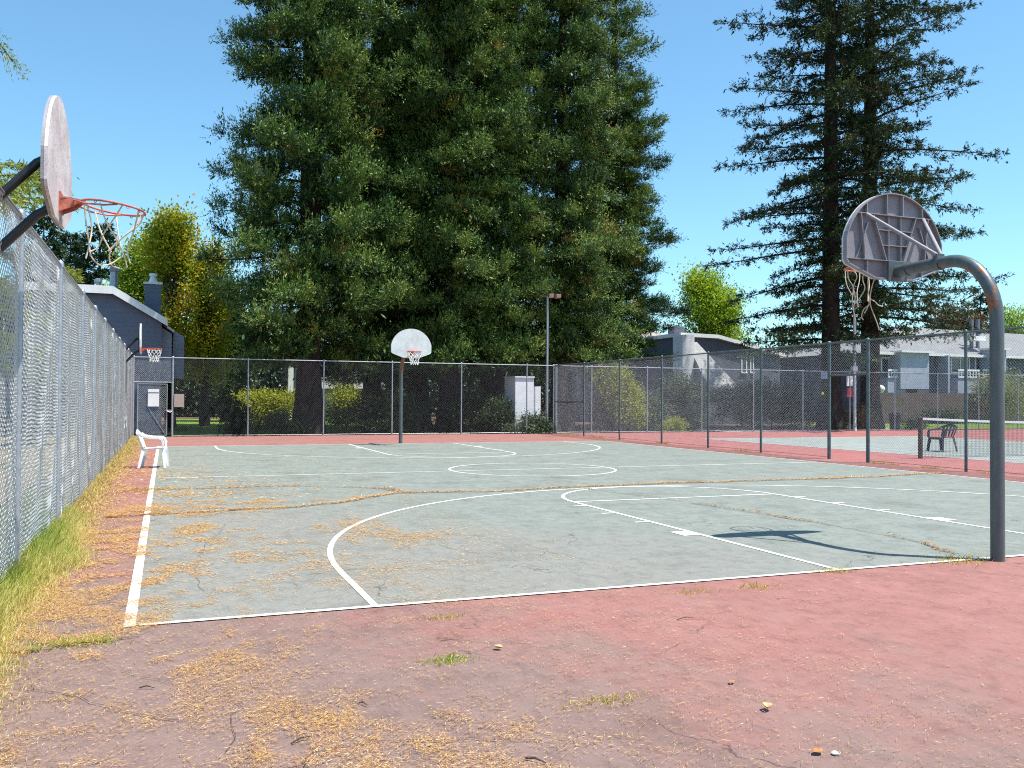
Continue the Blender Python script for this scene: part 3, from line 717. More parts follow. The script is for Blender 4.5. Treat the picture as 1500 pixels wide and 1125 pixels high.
def whole_net(n=12, rows=5, depth=.42, r0=.225, r1=.13, jit=.012, seed=1):
    g = random.Random(seed); K_ = {}
    for i in range(rows+1):
        for k in range(n):
            t = i/rows; a = 2*pi*(k+.5*(i % 2))/n; r = r0+(r1-r0)*min(1, t*1.25)
            K_[i, k] = (r*cos(a)+g.uniform(-jit, jit), r*sin(a)+g.uniform(-jit, jit), -.015-depth*t+g.uniform(-jit, jit)*(i > 0))
    st=[]
    for k in range(n):
        kk=k; p=[K_[0, k]]; q=[K_[0, k]]; k2=k
        for i in range(rows):
            if i % 2 == 0: p.append(K_[i+1, kk]); k2 = (k2-1) % n; q.append(K_[i+1, k2])
            else: kk = (kk+1) % n; p.append(K_[i+1, kk]); q.append(K_[i+1, k2])
        st += [p, q]
    return st

def gooseneck(label, mat_rim, loc, rz):
    t = thing('basketball_hoop', label, 'basketball hoop', loc, rz, 'gooseneck basketball hoops at the court ends')
    arcp = [(0, 0, -.1), (0, 0, 1.2), (0, 0, 2.30)]
    for i in range(1, 13):
        a = (pi/2)*i/12; arcp.append((0, .55-.55*cos(a)*1.0, 2.30+.655*sin(a)))
    arcp += [(0, .75, 2.957), (0, 1.245, 2.945)]
    p = MB().tube(arcp, .064, 20).build('pole', M['hooppole'], t, True, org=(0,0,0))
    cl = MB(); cl.tube([(0, .655, 2.953), (0, .72, 2.955)], .074, 20); cl.box((0, .69, 3.025), (.10, .05, .05)); cl.build('collar', M['hooppole'], p, True, org=(0,0,0))
    MB().tube([(0, 1.09, 2.948), (0, 1.13, 2.947)], .072, 20).build('collar', M['hooppole'], p, True, org=(0,0,0))
    MB().box((0, 1.262, 2.945), (.26, .03, .22)).build('mounting_plate', M['hooppole'], p, bevel=.004, org=(0,0,0))
    yb = 1.335
    b = fan_board(t, yb, M['board'], M['boardback'])
    for s in (-1, 1):
        MB().tube([(s*.40, yb-.05, BZ+.69), (s*.03, .69, 3.04)], .021, 10).build('brace', M['boardback'], t, True, org=(0,0,0))
    r, c = rim_part(t, yb+.022, mat_rim)
    return t, r, c
t, r, c = gooseneck('nearest gooseneck basketball hoop, seen from behind its ribbed grey backboard', M['rim'], (0, -.12, 0), 0)
torn = [[(-.21, .05, -.01), (-.20, .05, -.12), (-.15, .03, -.22), (-.17, .02, -.40), (-.14, 0, -.62)], [(-.225, -.03, -.01), (-.17, -.05, -.10), (-.19, -.02, -.22), (-.15, 0, -.34), (-.17, .01, -.47)],
        [(-.15, -.17, -.01), (-.16, -.13, -.14), (-.10, -.10, -.24), (-.12, -.06, -.33), (-.16, -.02, -.41)], [(-.05, -.22, -.01), (-.11, -.17, -.10), (-.07, -.12, -.26), (-.02, -.08, -.40), (-.06, -.05, -.52)],
        [(.02, -.225, -.01), (-.03, -.18, -.13), (-.06, -.15, -.28), (-.02, -.10, -.42), (.06, -.06, -.52), (.13, -.04, -.62), (.17, -.03, -.70)],
        [(-.02, -.10, -.36), (.05, -.10, -.39), (.11, -.08, -.42), (.20, -.05, -.43)], [(-.02, -.10, -.42), (-.09, -.08, -.47), (-.10, -.05, -.55), (-.05, -.02, -.59)],
        [(.10, .20, -.01), (.05, .15, -.12), (-.03, .10, -.26), (-.06, .05, -.44)], [(.17, .15, -.01), (.13, .08, -.16), (.06, .02, -.28), (0, -.04, -.38)], [(-.12, .19, -.01), (-.15, .14, -.16), (-.12, .08, -.3)]]
net_part(r, c, M['rope'], torn, .0055)
t, r, c = gooseneck('distant gooseneck basketball hoop with white fan backboard before the far fence', M['rimfresh'], (0, 23.30, 0), pi)
net_part(r, c, M['ropewhite'], whole_net(10, 5, .40, seed=4), .009)

def side_hoop(label, loc, mat_board, mat_rim, tilt=0., turn=0.):
    t = thing('basketball_hoop', label, 'basketball hoop', loc, -pi/2+turn, 'side basketball hoops along the left fence')
    b = fan_board(t, .45, mat_board, M['boardback'], False, .02)
    back = MB(); back.box((0, .41, BZ+.42), (.50, .03, .66)); back.build('mounting_frame', M['black'], b, bevel=.005, org=(0,0,0))
    for zb, ze in ((BZ+.50, BZ+.04), (BZ+.10, BZ-.36)):
        MB().tube([(0, .395, zb), (0, .31, zb-.05), (0, -.06, ze)], .036, 12).build('support_arm', M['black'], t, True, org=(0,0,0))
    MB().tube([(0, -.10, -.1), (0, -.10, 3.02)], .057, 14).build('pole', M['black'], t, True, org=(0,0,0))
    r, c = rim_part(t, .472, mat_rim, tilt)
    return t, r, c
t, r, c = side_hoop('nearest left side hoop with chalky edge-on backboard and torn net', (-8.70, 1.22, 0), M['boardold'], M['rim'], radians(7), radians(-1.5))
torn2 = [[(-.20, -.10, -.01), (-.19, -.07, -.14), (-.17, -.05, -.28), (-.15, -.06, -.40), (-.09, -.02, -.46), (-.02, .02, -.44), (.05, .05, -.38)],
         [(-.18, -.13, -.01), (-.15, -.06, -.16), (-.16, -.12, -.32), (-.18, -.14, -.43)], [(-.08, -.21, -.01), (-.04, -.14, -.14), (.03, -.06, -.26), (.08, .0, -.38), (.10, .02, -.46)],
         [(.08, -.21, -.01), (.02, -.15, -.10), (-.06, -.09, -.22), (-.10, -.06, -.32), (-.16, -.08, -.37)], [(.19, -.12, -.01), (.15, -.05, -.18), (.10, .03, -.32), (.12, .05, -.42)],
         [(.225, 0, -.01), (.18, .02, -.12), (.07, .02, -.22), (-.02, .02, -.33), (-.02, .04, -.44), (.06, .05, -.47)], [(.20, .11, -.01), (.15, .08, -.12), (.05, .04, -.24), (-.04, .02, -.34)],
         [(.0, .226, -.01), (.02, .16, -.16), (.05, .10, -.3)], [(-.15, .17, -.01), (-.10, .10, -.18), (-.02, .06, -.34)]]
net_part(r, c, M['rope'], [[(-b_, a_, z_) for a_, b_, z_ in s] for s in torn2], .006)
t, r, c = side_hoop('far left side hoop with thin edge-on backboard above the white chair', (-8.66, 23.6, 0), M['board'], M['rimfresh'])
net_part(r, c, M['ropewhite'], whole_net(10, 5, .40, seed=8), .008)

# ------------------------------------------------------------------ chairs
def armchair(label, loc, rz, mat):
    """faces local +x; moulded garden armchair"""
    t = thing('plastic_chair', label, 'chair', loc, rz)
    s = MB(); s.prism([(-.22, -.21, .40), (.24, -.24, .425), (.27, -.22, .405), (.27, .22, .405), (.24, .24, .425), (-.22, .21, .40)], (0, 0, .022)); s.box((.27, 0, .395), (.02, .42, .06))
    s.build('seat', mat, t, bevel=.006, org=(0,0,0))
    b = MB(); n=9
    def bp(k, h, off=0):                                             # curved back surface
        a = (k/(n-1)-.5)*2; return (-.22-.16*h-.02*(1-a*a)+off, a*(.20+.045*h), .40+h*.42-(.06*a*a*h))
    for k in range(n-1):
        for h0, h1 in ((.10, .86), (.86, 1.0)) if k % 2 == 0 or True else ():
            if k % 2 == 1 and h1 < .9: continue
            q=[bp(k, h0), bp(k+1, h0), bp(k+1, h1), bp(k, h1)]; b.prism(q, (-.016, 0, .003))
    b.tube([bp(k, 1.0, -.008) for k in range(n)], .016, 8); b.tube([bp(0, h/6, -.008) for h in range(7)], .018, 8); b.tube([bp(n-1, h/6, -.008) for h in range(7)], .018, 8)
    b.build('backrest', mat, t, True, org=(0,0,0))
    for s_ in (-1, 1):
        a = MB(); P=[(-.345, s_*.245, .75), (-.25, s_*.27, .69), (-.05, s_*.285, .66), (.15, s_*.285, .655), (.22, s_*.28, .63), (.25, s_*.275, .55), (.255, s_*.268, .43)]
        for i in range(len(P)-1): a.bar(P[i], P[i+1], .066, .042, (0, 0, 1) if i < 4 else (1, 0, 0))
        for q in P[1:-1]: a.lathe([(.032, -.021), (.032, .021)], q, 8)
        a.build('arm', mat, t, org=(0,0,0))
        for fx, tx, tz in ((.255, .31, .43), (-.215, -.32, .42)):
            l = MB(); l.prism([(fx-.045, s_*.235, tz), (fx+.045, s_*.235, tz), (tx+.030, s_*.275, 0), (tx-.030, s_*.275, 0)], (0, s_*.012, 0))
            l.prism([(fx-.045, s_*.235, tz), (fx-.033, s_*.235, tz), (tx-.018, s_*.275, 0), (tx-.030, s_*.275, 0)], (0, -s_*.045, 0)); l.build('leg', mat, t, org=(0,0,0))
    return t
ac = armchair('white plastic garden armchair standing on the left sideline', (-7.68, 14.38, 0.009), -.12, M['plastic']); ac.scale = (.84, .92, .98)
armchair('dark plastic armchair standing on the tennis court behind the net', (14.75, 14.4, 0.009), pi+.1, M['darkplastic'])

# ------------------------------------------------------------------ tennis net
t = wthing('tennis_net', 'sagging black tennis net with white top tape and wooden post', 'tennis net', (17.5, ny, 0))
nx0, nx1 = 11.45, 24.5
hz = lambda x: .93+.14*(abs(x-(nx0+nx1)/2)/((nx1-nx0)/2))**2
for x in (nx0, nx1): MB().lathe([(.062, 0), (.062, 1.06), (.07, 1.065), (.07, 1.10), (.01, 1.12)], (x, ny, 0), 14).build('net_post', simple('net_post_paint', (.05, .04, .035), .5), t, True)
tpz = MB(); xs=[nx0+.07+(nx1-nx0-.14)*i/24 for i in range(25)]
for i in range(24): tpz.bar((xs[i], ny, hz(xs[i])), (xs[i+1], ny, hz(xs[i+1])), .02, .062)
tpz.build('top_tape', M['tape'], t)
nm = MB(); x = nx0+.08
while x < nx1-.08: nm.bar((x, ny, .03), (x, ny, hz(x)-.03), .004, .004, (1, 0, 0)); x += .05
for k in range(20):
    f_ = (k+.5)/20
    for i in range(0, 24, 2): nm.bar((xs[i], ny+.004, .03+f_*(hz(xs[i])-.06)), (xs[i+2], ny+.004, .03+f_*(hz(xs[i+2])-.06)), .004, .004)
nm.build('netting', M['net'], t)

# ------------------------------------------------------------------ light poles, bins, small furniture
b0 = at(801, 640, 31.4); ztop = at(800, 434, 31.4)[2]
t = wthing('light_pole', 'slim court light pole with twin brown floodlights behind the far fence', 'light pole', (b0[0], 31.4, -.08))
MB().tube([(b0[0], 31.4, -.09), (b0[0], 31.4, ztop)], [.062, .05], 12).build('pole', M['galv'], t, True)
MB().bar((b0[0]-.38, 31.4, ztop), (b0[0]+.55, 31.4, ztop), .05, .05).build('crossarm', simple('brown_light_paint', (.13, .085, .07), .5), t)
lm = simple('brown_lamp_housing', (.24, .15, .12), .5)
for dx in (.10, .46):
    h_ = MB().box((b0[0]+dx, 31.32, ztop+.02), (.24, .34, .16)).build('floodlight', lm, t, bevel=.015); sub(h_, t)
    MB().box((b0[0]+dx, 31.30, ztop-.066), (.20, .26, .008)).build('lens', M['globe'], h_)
p0 = at(1252, 632, 32.2); ptop = at(1252, 450, 32.2)[2]
t = wthing('light_pole', 'white court light pole between the two tall sparse redwoods', 'light pole', (p0[0], 32.2, -.08))
MB().tube([(p0[0], 32.2, -.09), (p0[0], 32.2, .4), (p0[0], 32.2, ptop)], [.11, .085, .075], 12).build('pole', M['trim'], t, True)
MB().box((p0[0]-.12, 32.1, at(1252, 540, 32.2)[2]), (.3, .2, .24)).build('switch_box', M['trim'], t, bevel=.01)
MB().box((p0[0]+.02, 32.1, ptop+.08), (.42, .32, .18)).build('floodlight', lm, t, bevel=.02)
p1 = at(1244, 575, 32.0)
t = wthing('warning_sign', 'red and white sign on a short post seen through the fence doorway', 'sign', (p1[0], 32, -.08))
MB().tube([(p1[0], 32, -.09), (p1[0], 32, p1[2])], .025, 8).build('post', M['galv'], t, True)
MB().box((p1[0], 31.96, p1[2]), (.36, .02, .50)).build('panel', M['redsign'], t)
MB().box((p1[0], 31.965, p1[2]+.62), (.42, .02, .55)).build('upper_panel', M['trim'], t)
p = at(1311, 632, 31.6)
t = wthing('trash_bin', 'dark round trash bin by the tennis court back fence', 'trash bin', (p[0], 31.6, -.06))
MB().lathe([(.26, -.055), (.30, .72), (.32, .73), (.32, .79)], (p[0], 31.6, 0), 18).build('bin_body', M['bin'], t, True)
MB().lathe([(.33, .792), (.33, .83), (.22, .93), (.02, .96)], (p[0], 31.6, 0), 18).build('bin_lid', M['bin'], t, True)
p = at(1290, 570, 37)
t = wthing('globe_lamp', 'white globe lamp on a short post in front of the grey house', 'lamp', (p[0], 37, -.06))
MB().tube([(p[0], 37, -.09), (p[0], 37, p[2]-.2)], .04, 10).build('post', M['bin'], t, True)
MB().lathe([(.05, -.24), (.17, -.18), (.24, -.08), (.26, 0), (.24, .1), (.16, .2), (.02, .26)], tuple(p), 16).build('globe', M['globe'], t, True)

# ------------------------------------------------------------------ buildings
def window(parent, x0, x1, z0, z1, y, mull=1, frame=.09):
    f = MB(); d=.06
    f.box(((x0+x1)/2, y-d/2, z1+frame/2), (x1-x0+2*frame, d, frame)); f.box(((x0+x1)/2, y-d/2-.02, z0-frame/2), (x1-x0+2*frame+.06, d+.04, frame))
    for x in (x0-frame/2, x1+frame/2): f.box((x, y-d/2, (z0+z1)/2), (frame, d, z1-z0))
    for k in range(1, mull+1): f.box((x0+(x1-x0)*k/(mull+1), y-d/2, (z0+z1)/2), (.05, d*.8, z1-z0))
    o = sub(f.build('window_frame', M['trim'], parent), parent)
    MB().box(((x0+x1)/2, y-.012, (z0+z1)/2), (x1-x0, .02, z1-z0)).build('pane', M['glass'], o); return o

# blue-grey townhouse behind the far left corner
HY = 36.0
A = lambda u, v, Y=HY: at(u, v, Y)
tl = A(146, 432); pk = A(166, 431); ev = A(237, 474)
t = wthing('townhouse', 'blue-grey townhouse with white trimmed sloping roof behind the corner gate', 'house', (ev[0]-4, HY, -.08))
xL = -17.5; depth = 9
prof = [(xL, -.08), (ev[0], -.08), (ev[0], ev[2]), (pk[0], pk[2]), (xL, pk[2]+.02)]
sub(MB().prism([(x, HY, z) for x, z in prof], (0, depth, 0)).build('wall', M['siding'], t), t)
rf = MB()
rf.prism([(pk[0], HY-.32, pk[2]+.02), (ev[0]+.22, HY-.32, ev[2]-.09), (ev[0]+.22, HY-.32, ev[2]+.16), (pk[0], HY-.32, pk[2]+.30)], (0, depth+.6, 0))
rf.prism([(pk[0]-.002, HY-.32, pk[2]+.02), (pk[0]-.002, HY-.32, pk[2]+.30), (xL-.3, HY-.32, pk[2]+.34), (xL-.3, HY-.32, pk[2]+.06)], (0, depth+.6, 0))
roof = sub(rf.build('roof', M['shingle'], t), t)
fa = MB(); fa.prism([(pk[0], HY-.36, pk[2]-.02), (ev[0]+.24, HY-.36, ev[2]-.13), (ev[0]+.24, HY-.36, ev[2]+.18), (pk[0], HY-.36, pk[2]+.32)], (0, .035, 0)); fa.prism([(pk[0]-.003, HY-.36, pk[2]-.02), (pk[0]-.003, HY-.36, pk[2]+.32), (xL-.3, HY-.36, pk[2]+.36), (xL-.3, HY-.36, pk[2]+.02)], (0, .035, 0))
fa.build('fascia', M['trim'], roof)
c1 = A(212, 416, 38.5); c2 = A(236, 416, 38.5)
ch = sub(MB().box(((c1[0]+c2[0])/2, 38.9, c1[2]/2+1.2), (c2[0]-c1[0], .9, c1[2]-2.4)).build('chimney', M['siding'], t), t)
cc = MB(); cc.box(((c1[0]+c2[0])/2, 38.9, c1[2]+.05), (c2[0]-c1[0]+.12, 1.02, .10)); cc.lathe([(.24, .10), (.15, .3), (.13, .42), (.20, .44), (.16, .55)], ((c1[0]+c2[0])/2, 38.9, c1[2]), 10); cc.build('chimney_cap', M['trim'], ch)
f1 = A(167, 397, 39.5); fl_ = sub(MB().tube([(f1[0], 39.5, pk[2]-.2), (f1[0], 39.5, f1[2])], .17, 14).build('flue_pipe', M['galv'], roof, True), t)
MB().lathe([(.22, -.04), (.22, .08), (.12, .22)], (f1[0], 39.5, f1[2]), 14).build('flue_cap', M['rust'], roof, True)
f2 = A(144, 414, 38.0); MB().lathe([(.10, -.6), (.10, 0), (.17, .02), (.17, .14), (.05, .2)], (f2[0], 38, f2[2]), 12).build('roof_vent', M['galv'], roof, True)
w0 = A(237.6, 470); w1 = A(252, 483); w2 = A(270, 492)
wg = MB(); wg.prism([(ev[0]+.004, HY+1.2, 2.25), (w1[0], HY+1.2, 2.25), (w1[0], HY+1.2, w1[2]-.1), (ev[0]+.004, HY+1.2, w0[2]-.2)], (0, 4, 0)); wg.build('side_bay', M['sidinglight'], t)
wg = MB(); q0 = A(253.5, 484, HY+2.5); q1 = A(270, 493, HY+2.5); zb = A(262, 555, HY+2.5)[2]
wg.prism([(q0[0], HY+2.5, zb), (q1[0], HY+2.5, zb), (q1[0], HY+2.5, q1[2]), (q0[0], HY+2.5, q0[2])], (0, 3.5, 0)); wg.build('chimney_chase', M['sidinglight'], t)
MB().prism([(ev[0]+.05, HY+1.0, w0[2]-.12), (w1[0]+.1, HY+1.0, w1[2]-.06), (w1[0]+.1, HY+1.0, w1[2]+.06), (ev[0]+.05, HY+1.0, w0[2])], (0, 4.4, 0)).build('bay_roof', M['trim'], t)
window(t, -14.6, -13.0, 3.9, 5.0, HY)

# grey house beyond the left fence, seen only through the wire
t = wthing('townhouse', 'grey townhouse with a white framed window glimpsed through the left fence', 'house', (-17, 20, -.06))
hx = -13.5
def xface(mb, y0, y1, z0, z1, x, th): mb.box((x-th/2, (y0+y1)/2, (z0+z1)/2), (th, y1-y0, z1-z0))
m_ = MB(); xface(m_, 13, 31, -.06, 5.0, hx, 7); m_.build('wall', M['sidinglight'], t)
m_ = MB(); m_.prism([(hx+.5, 12.5, 4.95), (hx+.5, 12.5, 5.12), (hx-3.5, 12.5, 6.6), (hx-7.5, 12.5, 5.1), (hx-7.5, 12.5, 4.95)], (0, 19, 0)); m_.build('roof', M['shingle'], t)
for y in (17.5, 24.5):
    p = MB(); 
    for z in (2.3, 3.75): p.box((hx+.03, y, z), (.06, 2.6, .2))
    for yy in (-1.25, 0, 1.25): p.box((hx+.03, y+yy, 3.02), (.06, .12, 1.25))
    w_ = sub(p.build('window_frame', M['trim'], t), t); MB().box((hx+.012, y, 3.02), (.02, 2.4, 1.24)).build('pane', M['glass'], w_)

# low grey houses behind the tennis court
def px_prism(mb, pts, Y, d): mb.prism([tuple(at(u, v, Y)) for u, v in pts], (0, d, 0)); return mb
BY = 47.0
l0 = at(1268, 520, BY); r0_ = at(1560, 520, BY); base = -.06
t = wthing('house', 'long low grey house with hipped shingle roof behind the tennis court', 'house', ((l0[0]+r0_[0])/2, BY, base))
ez = at(1400, 521, BY)[2]
MB().box(((l0[0]+r0_[0]+6)/2, BY+5, (ez+base)/2), (r0_[0]+6-l0[0], 10, ez-base)).build('wall', M['sidingdark'], t)
rz_ = at(1350, 480, BY+5)[2]; a0 = l0[0]-.6; a1 = r0_[0]+6.6
h1 = at(1312, 480, BY+5)[0]; h2 = at(1440, 486, BY+5)[0]
rr = MB(); e0=(a0, BY-.6, ez); e1=(a1, BY-.6, ez); e2=(a1, BY+10.6, ez); e3=(a0, BY+10.6, ez); k0=(h1, BY+5, rz_); k1=(a1-4, BY+5, rz_-.2)
rr.add([e0, e1, e2, e3, k0, k1], [(0, 1, 5, 4), (1, 2, 5), (2, 3, 4, 5), (3, 0, 4), (3, 2, 1, 0)]); roof = sub(rr.build('roof', M['shingle'], t), t)
g_ = MB(); g_.box(((a0+a1)/2, BY-.64, ez-.02), (a1-a0, .08, .2)); g_.build('gutter', M['trim'], roof)
fy = BY+1.2
for u in (1423, 1432): 
    q = at(u, 468, fy); MB().tube([(q[0], fy, ez+.4), (q[0], fy, q[2])], .15, 10).build('flue_pipe', M['siding'], roof, True)
q = at(1432, 494, BY+.2); MB().box((q[0], BY+.5, q[2]-.1), (1.3, 1.0, .35)).build('skylight', M['trim'], roof)
def bay(u0, u1, vt, vb, roofed=True, tri=None, y=BY-1.1):
    b_ = MB(); p_ = at(u0, vt, y); q_ = at(u1, vb, y); b_.box(((p_[0]+q_[0])/2, (y+BY)/2-.003, (p_[2]+q_[2])/2), (q_[0]-p_[0], BY-y, p_[2]-q_[2])); o = sub(b_.build('projecting_bay', M['sidinglight'], t), t)
    MB().box(((p_[0]+q_[0])/2, (y+BY)/2-.15, p_[2]+.06), (q_[0]-p_[0]+.3, BY-y+.3, .14)).build('bay_fascia', M['trim'], o); return o
bay(1319, 1361, 516, 570); bay(1452, 1474, 512, 560)
def wing(u0, u1):
    y = BY-.04; a_ = at(u0, 520, y); b_ = at(u1, 545, y); c_ = at(u1, 520, y)
    w_ = window(t, a_[0]+.2, b_[0]-.2, b_[2], a_[2]-.25, BY, 1, .1)
    rl = MB(); zb2 = at(u0, 552, y-.6)[2]; zt2 = at(u0, 542, y-.6)[2]
    for z in (zb2, zt2): rl.box(((a_[0]+b_[0])/2, BY-.85, z), (b_[0]-a_[0], .07, .14))
    k = int((b_[0]-a_[0])/.28)
    for i in range(k+1): rl.box((a_[0]+.06+(b_[0]-a_[0]-.12)*i/k, BY-.85, (zb2+zt2)/2), (.07, .05, zt2-zb2-.15))
    rl.build('balcony_rail', M['trim'], t)
    MB().box(((a_[0]+b_[0])/2, BY-.42, zb2-.9), (b_[0]-a_[0], .8, 1.6)).build('balcony_front', M['sidinglight'], t)
wing(1289, 1315); wing(1391, 1422); wing(1427, 1448)
for u in (1390,):
    q = at(u, 520, BY-1.0); MB().box((q[0], BY-.5, ez/2), (.16, 1.0, ez-.1)).build('party_wall', M['sidinglight'], t)
# tall slate and white townhouse in the middle right
CY = 44.0
C = lambda u, v, Y=CY: at(u, v, Y)
t = wthing('townhouse', 'slate and white townhouse with steep shingled slope beside the lime tree', 'house', (C(1060, 560)[0], CY, -.06))
a_ = C(1016, 491); b_ = C(1068, 494); d_ = C(1110, 520)
MB().prism([(a_[0], CY+1.5, -.06), (d_[0]+3, CY+1.5, -.06), (d_[0]+3, CY+1.5, d_[2]), (b_[0], CY+1.5, b_[2]), (a_[0], CY+1.5, a_[2])], (0, 7, 0)).build('wall', M['sidingdark'], t)
rf = MB(); rf.prism([(a_[0]-.2, CY+1.2, a_[2]+.003), (b_[0], CY+1.2, b_[2]+.003), (d_[0]+3.2, CY+1.2, d_[2]+.003), (d_[0]+3.2, CY+1.2, d_[2]+.22), (b_[0], CY+1.2, b_[2]+.25), (a_[0]-.2, CY+1.2, a_[2]+.25)], (0, 7.6, 0)); rf.build('roof', M['trim'], t)
p_ = C(1000, 490); q_ = C(1017, 570); MB().box(((p_[0]+q_[0])/2, CY+.6, (p_[2]+q_[2])/2), (q_[0]-p_[0], 1.2, p_[2]-q_[2])).build('stair_tower', M['stucco'], t)
sl = [C(1017.5, 500), C(1032, 500), C(1062, 568), C(1017.5, 568)]
sl = [Vector(x) for x in sl]; fwd = Vector((0, -1.6, 0)); bk = Vector((0, 1.35, 0))
MB().add([sl[0]+Vector((0, .9, 0)), sl[1]+Vector((0, .9, 0)), sl[2]+fwd, sl[3]+fwd, sl[0]+bk, sl[1]+bk, sl[2]+bk, sl[3]+bk], [(0, 3, 2, 1), (4, 5, 6, 7), (0, 1, 5, 4), (1, 2, 6, 5), (2, 3, 7, 6), (3, 0, 4, 7)]).build('shingled_slope', M['shinglelight'], t)
for u0, u1 in ((1085, 1094), (1098, 1104)):
    x0 = C(u0, 520, CY+1.5)[0]; x1 = C(u1, 520, CY+1.5)[0]; window(t, x0+.1, x1-.1, C(u0, 545, CY+1.5)[2], C(u0, 522, CY+1.5)[2], CY+1.5, 0, .08)
t = wthing('house', 'tan roofed dark house with a chimney behind the hedge', 'house', (C(950, 520, 52)[0], 52, -.06))
x0 = C(880, 505, 52)[0]; x1 = C(1002, 505, 52)[0]; ze = C(940, 508, 52)[2]; zr = C(940, 486, 56)[2]
MB().box(((x0+x1)/2, 56, (ze-.06)/2), (x1-x0, 8, ze+.06)).build('wall', M['sidingdark'], t)
rf = MB(); rf.prism([(x0-.5, 51.5, ze), (x0-.5, 51.4, ze+.2), (x0-.5, 56, zr), (x0-.5, 60.6, ze+.2), (x0-.5, 60.5, ze)], (x1-x0+.6, 0, 0)); rf.build('roof', M['shingletan'], t)
p_ = C(985, 478, 51); q_ = C(1000, 530, 51); MB().box(((p_[0]+q_[0])/2, 51.2, p_[2]/2), (q_[0]-p_[0], .9, p_[2])).build('chimney', M['sidingdark'], t)
# houses glimpsed under the redwoods
t = wthing('house', 'grey house with light shingle roof glimpsed under the redwoods', 'house', (at(490, 580, 58)[0], 58, -.06))
x0 = at(455, 570, 58)[0]; x1 = at(556, 570, 58)[0]; ze = at(450, 572, 58)[2]; zr = at(450, 540, 62)[2]
MB().box(((x0+x1)/2, 62, (ze-.06)/2), (x1-x0, 8, ze+.06)).build('wall', M['sidinglight'], t)
rf = MB(); rf.prism([(x0-.5, 57.4, ze), (x0-.5, 57.3, ze+.15), (x0-.5, 62, zr), (x0-.5, 66.6, ze+.15), (x0-.5, 66.5, ze)], (x1-x0+1, 0, 0)); rf.build('roof', M['shingle'], t)
for u in (424, 440):
    x = at(u, 560, 57.6)[0]; MB().box((x, 57.0, ze/2+.8), (.35, .35, ze+1.7)).build('white_column', M['trim'], t)
p_ = at(755, 553, 31.7); q_ = at(793, 612, 31.7); r_ = at(782, 566, 31.7)
t = wthing('garden_shed', 'white garden shed with lower side part behind the fence corner', 'shed', ((p_[0]+q_[0])/2, 31.7, -.08))
MB().box(((p_[0]+r_[0])/2, 32.4, (p_[2]-.09)/2), (r_[0]-p_[0], 1.4, p_[2]+.09)).build('wall', M['stucco'], t)
MB().box(((p_[0]+r_[0])/2, 32.4, p_[2]+.03), (r_[0]-p_[0]+.06, 1.5, .06)).build('roof', M['trim'], t)
MB().box(((r_[0]+q_[0])/2+.002, 32.4, (r_[2]-.09)/2), (q_[0]-r_[0], 1.2, r_[2]+.09)).build('lean_to', M['stucco'], t)

# brown board fence behind the tennis court
t = wthing('board_fence', 'brown board fence in front of the long grey house', 'fence', (at(1380, 590, 44)[0], 44, -.06))
x0 = at(1285, 590, 44)[0]; x1 = at(1560, 590, 44)[0]; zt = at(1390, 576, 44)[2]; g = random.Random(5); bm_ = MB(); x = x0
while x < x1:
    w_ = .145; bm_.box((x+w_/2, 44+g.uniform(-.006, .006), (zt+g.uniform(-.02, .02)-.06)/2), (w_-.012, .022, zt+.06)); x += w_
bm_.build('boards', M['fencewood'], t)
rl = MB(); 
for z in (.4, zt-.3): rl.box(((x0+x1)/2, 44.05, z), (x1-x0, .04, .09))
rl.build('rails', M['fencewood'], t)

# ------------------------------------------------------------------ redwoods
profR = lambda f: (1-f)**.60*(.80+.20*min(1, f*6))
crowns = []
for i, sd in enumerate((11, 23, 37)):
    V, T, limbs = tuft_crown(sd, 36, 5.2, 2.6, 22.0, .115, 13, 18, 14, .08, .42, .30, .74, .128, .042, profR, .16, .28, .62, (.50, 1.12), 60)
    crowns.append((V, T, limbs))
def redwood(label, u, Y, H, R, r0, k, rz, group, zlow=0.0):
    p = at(u, 600, Y)
    t = thing('redwood_tree', label, 'tree', (p[0], Y, -.09), rz, group)
    trunk_mb(H*.97, r0, .05, k*7+int(u), 1.55, 8, 18).build('trunk', M['redwoodbark'], t, True, org=(0,0,0))
    c_, l_ = proto[k]
    for q in (c_, l_):
        o = q if q.parent is None else q.copy()
        if o is not q: COL.objects.link(o)
        o.parent = t; o.scale = (R/5.2, R/5.2, H/36); o.location = (0, 0, zlow)
    return t
proto = [crown_from(V, T, lb, M['redwood'], M['redwoodbark'], None) for V, T, lb in crowns]
GR = 'redwoods behind the far fence'
redwood('wide redwood at the left of the grove with its dark trunk showing', 452, 34.4, 46, 5.5, .58, 0, 0.3, GR)
redwood('redwood standing back in the grove behind the white fan backboard', 612, 40.0, 31, 4.4, .55, 1, 1.9, GR, .4)
redwood('redwood standing back between the wide left redwood and the middle of the grove', 545, 41.5, 33, 4.6, .5, 2, 2.2, GR, .2)
redwood('redwood in the middle of the grove, just right of the white fan backboard', 660, 35.0, 40, 4.9, .55, 2, 4.1, GR, .2)
redwood('redwood with a fluted trunk base at the grove, above the white shed', 722, 35.4, 35, 4.3, .62, 0, 2.6, GR, .6)
redwood('redwood behind the slim twin floodlight pole', 822, 35.2, 36, 4.5, .5, 1, 5.0, GR, .5)
redwood('outermost redwood at the right edge of the grove, with bare lower trunk', 898, 39.0, 29.5, 4.4, .55, 2, .9, GR, 1.6)

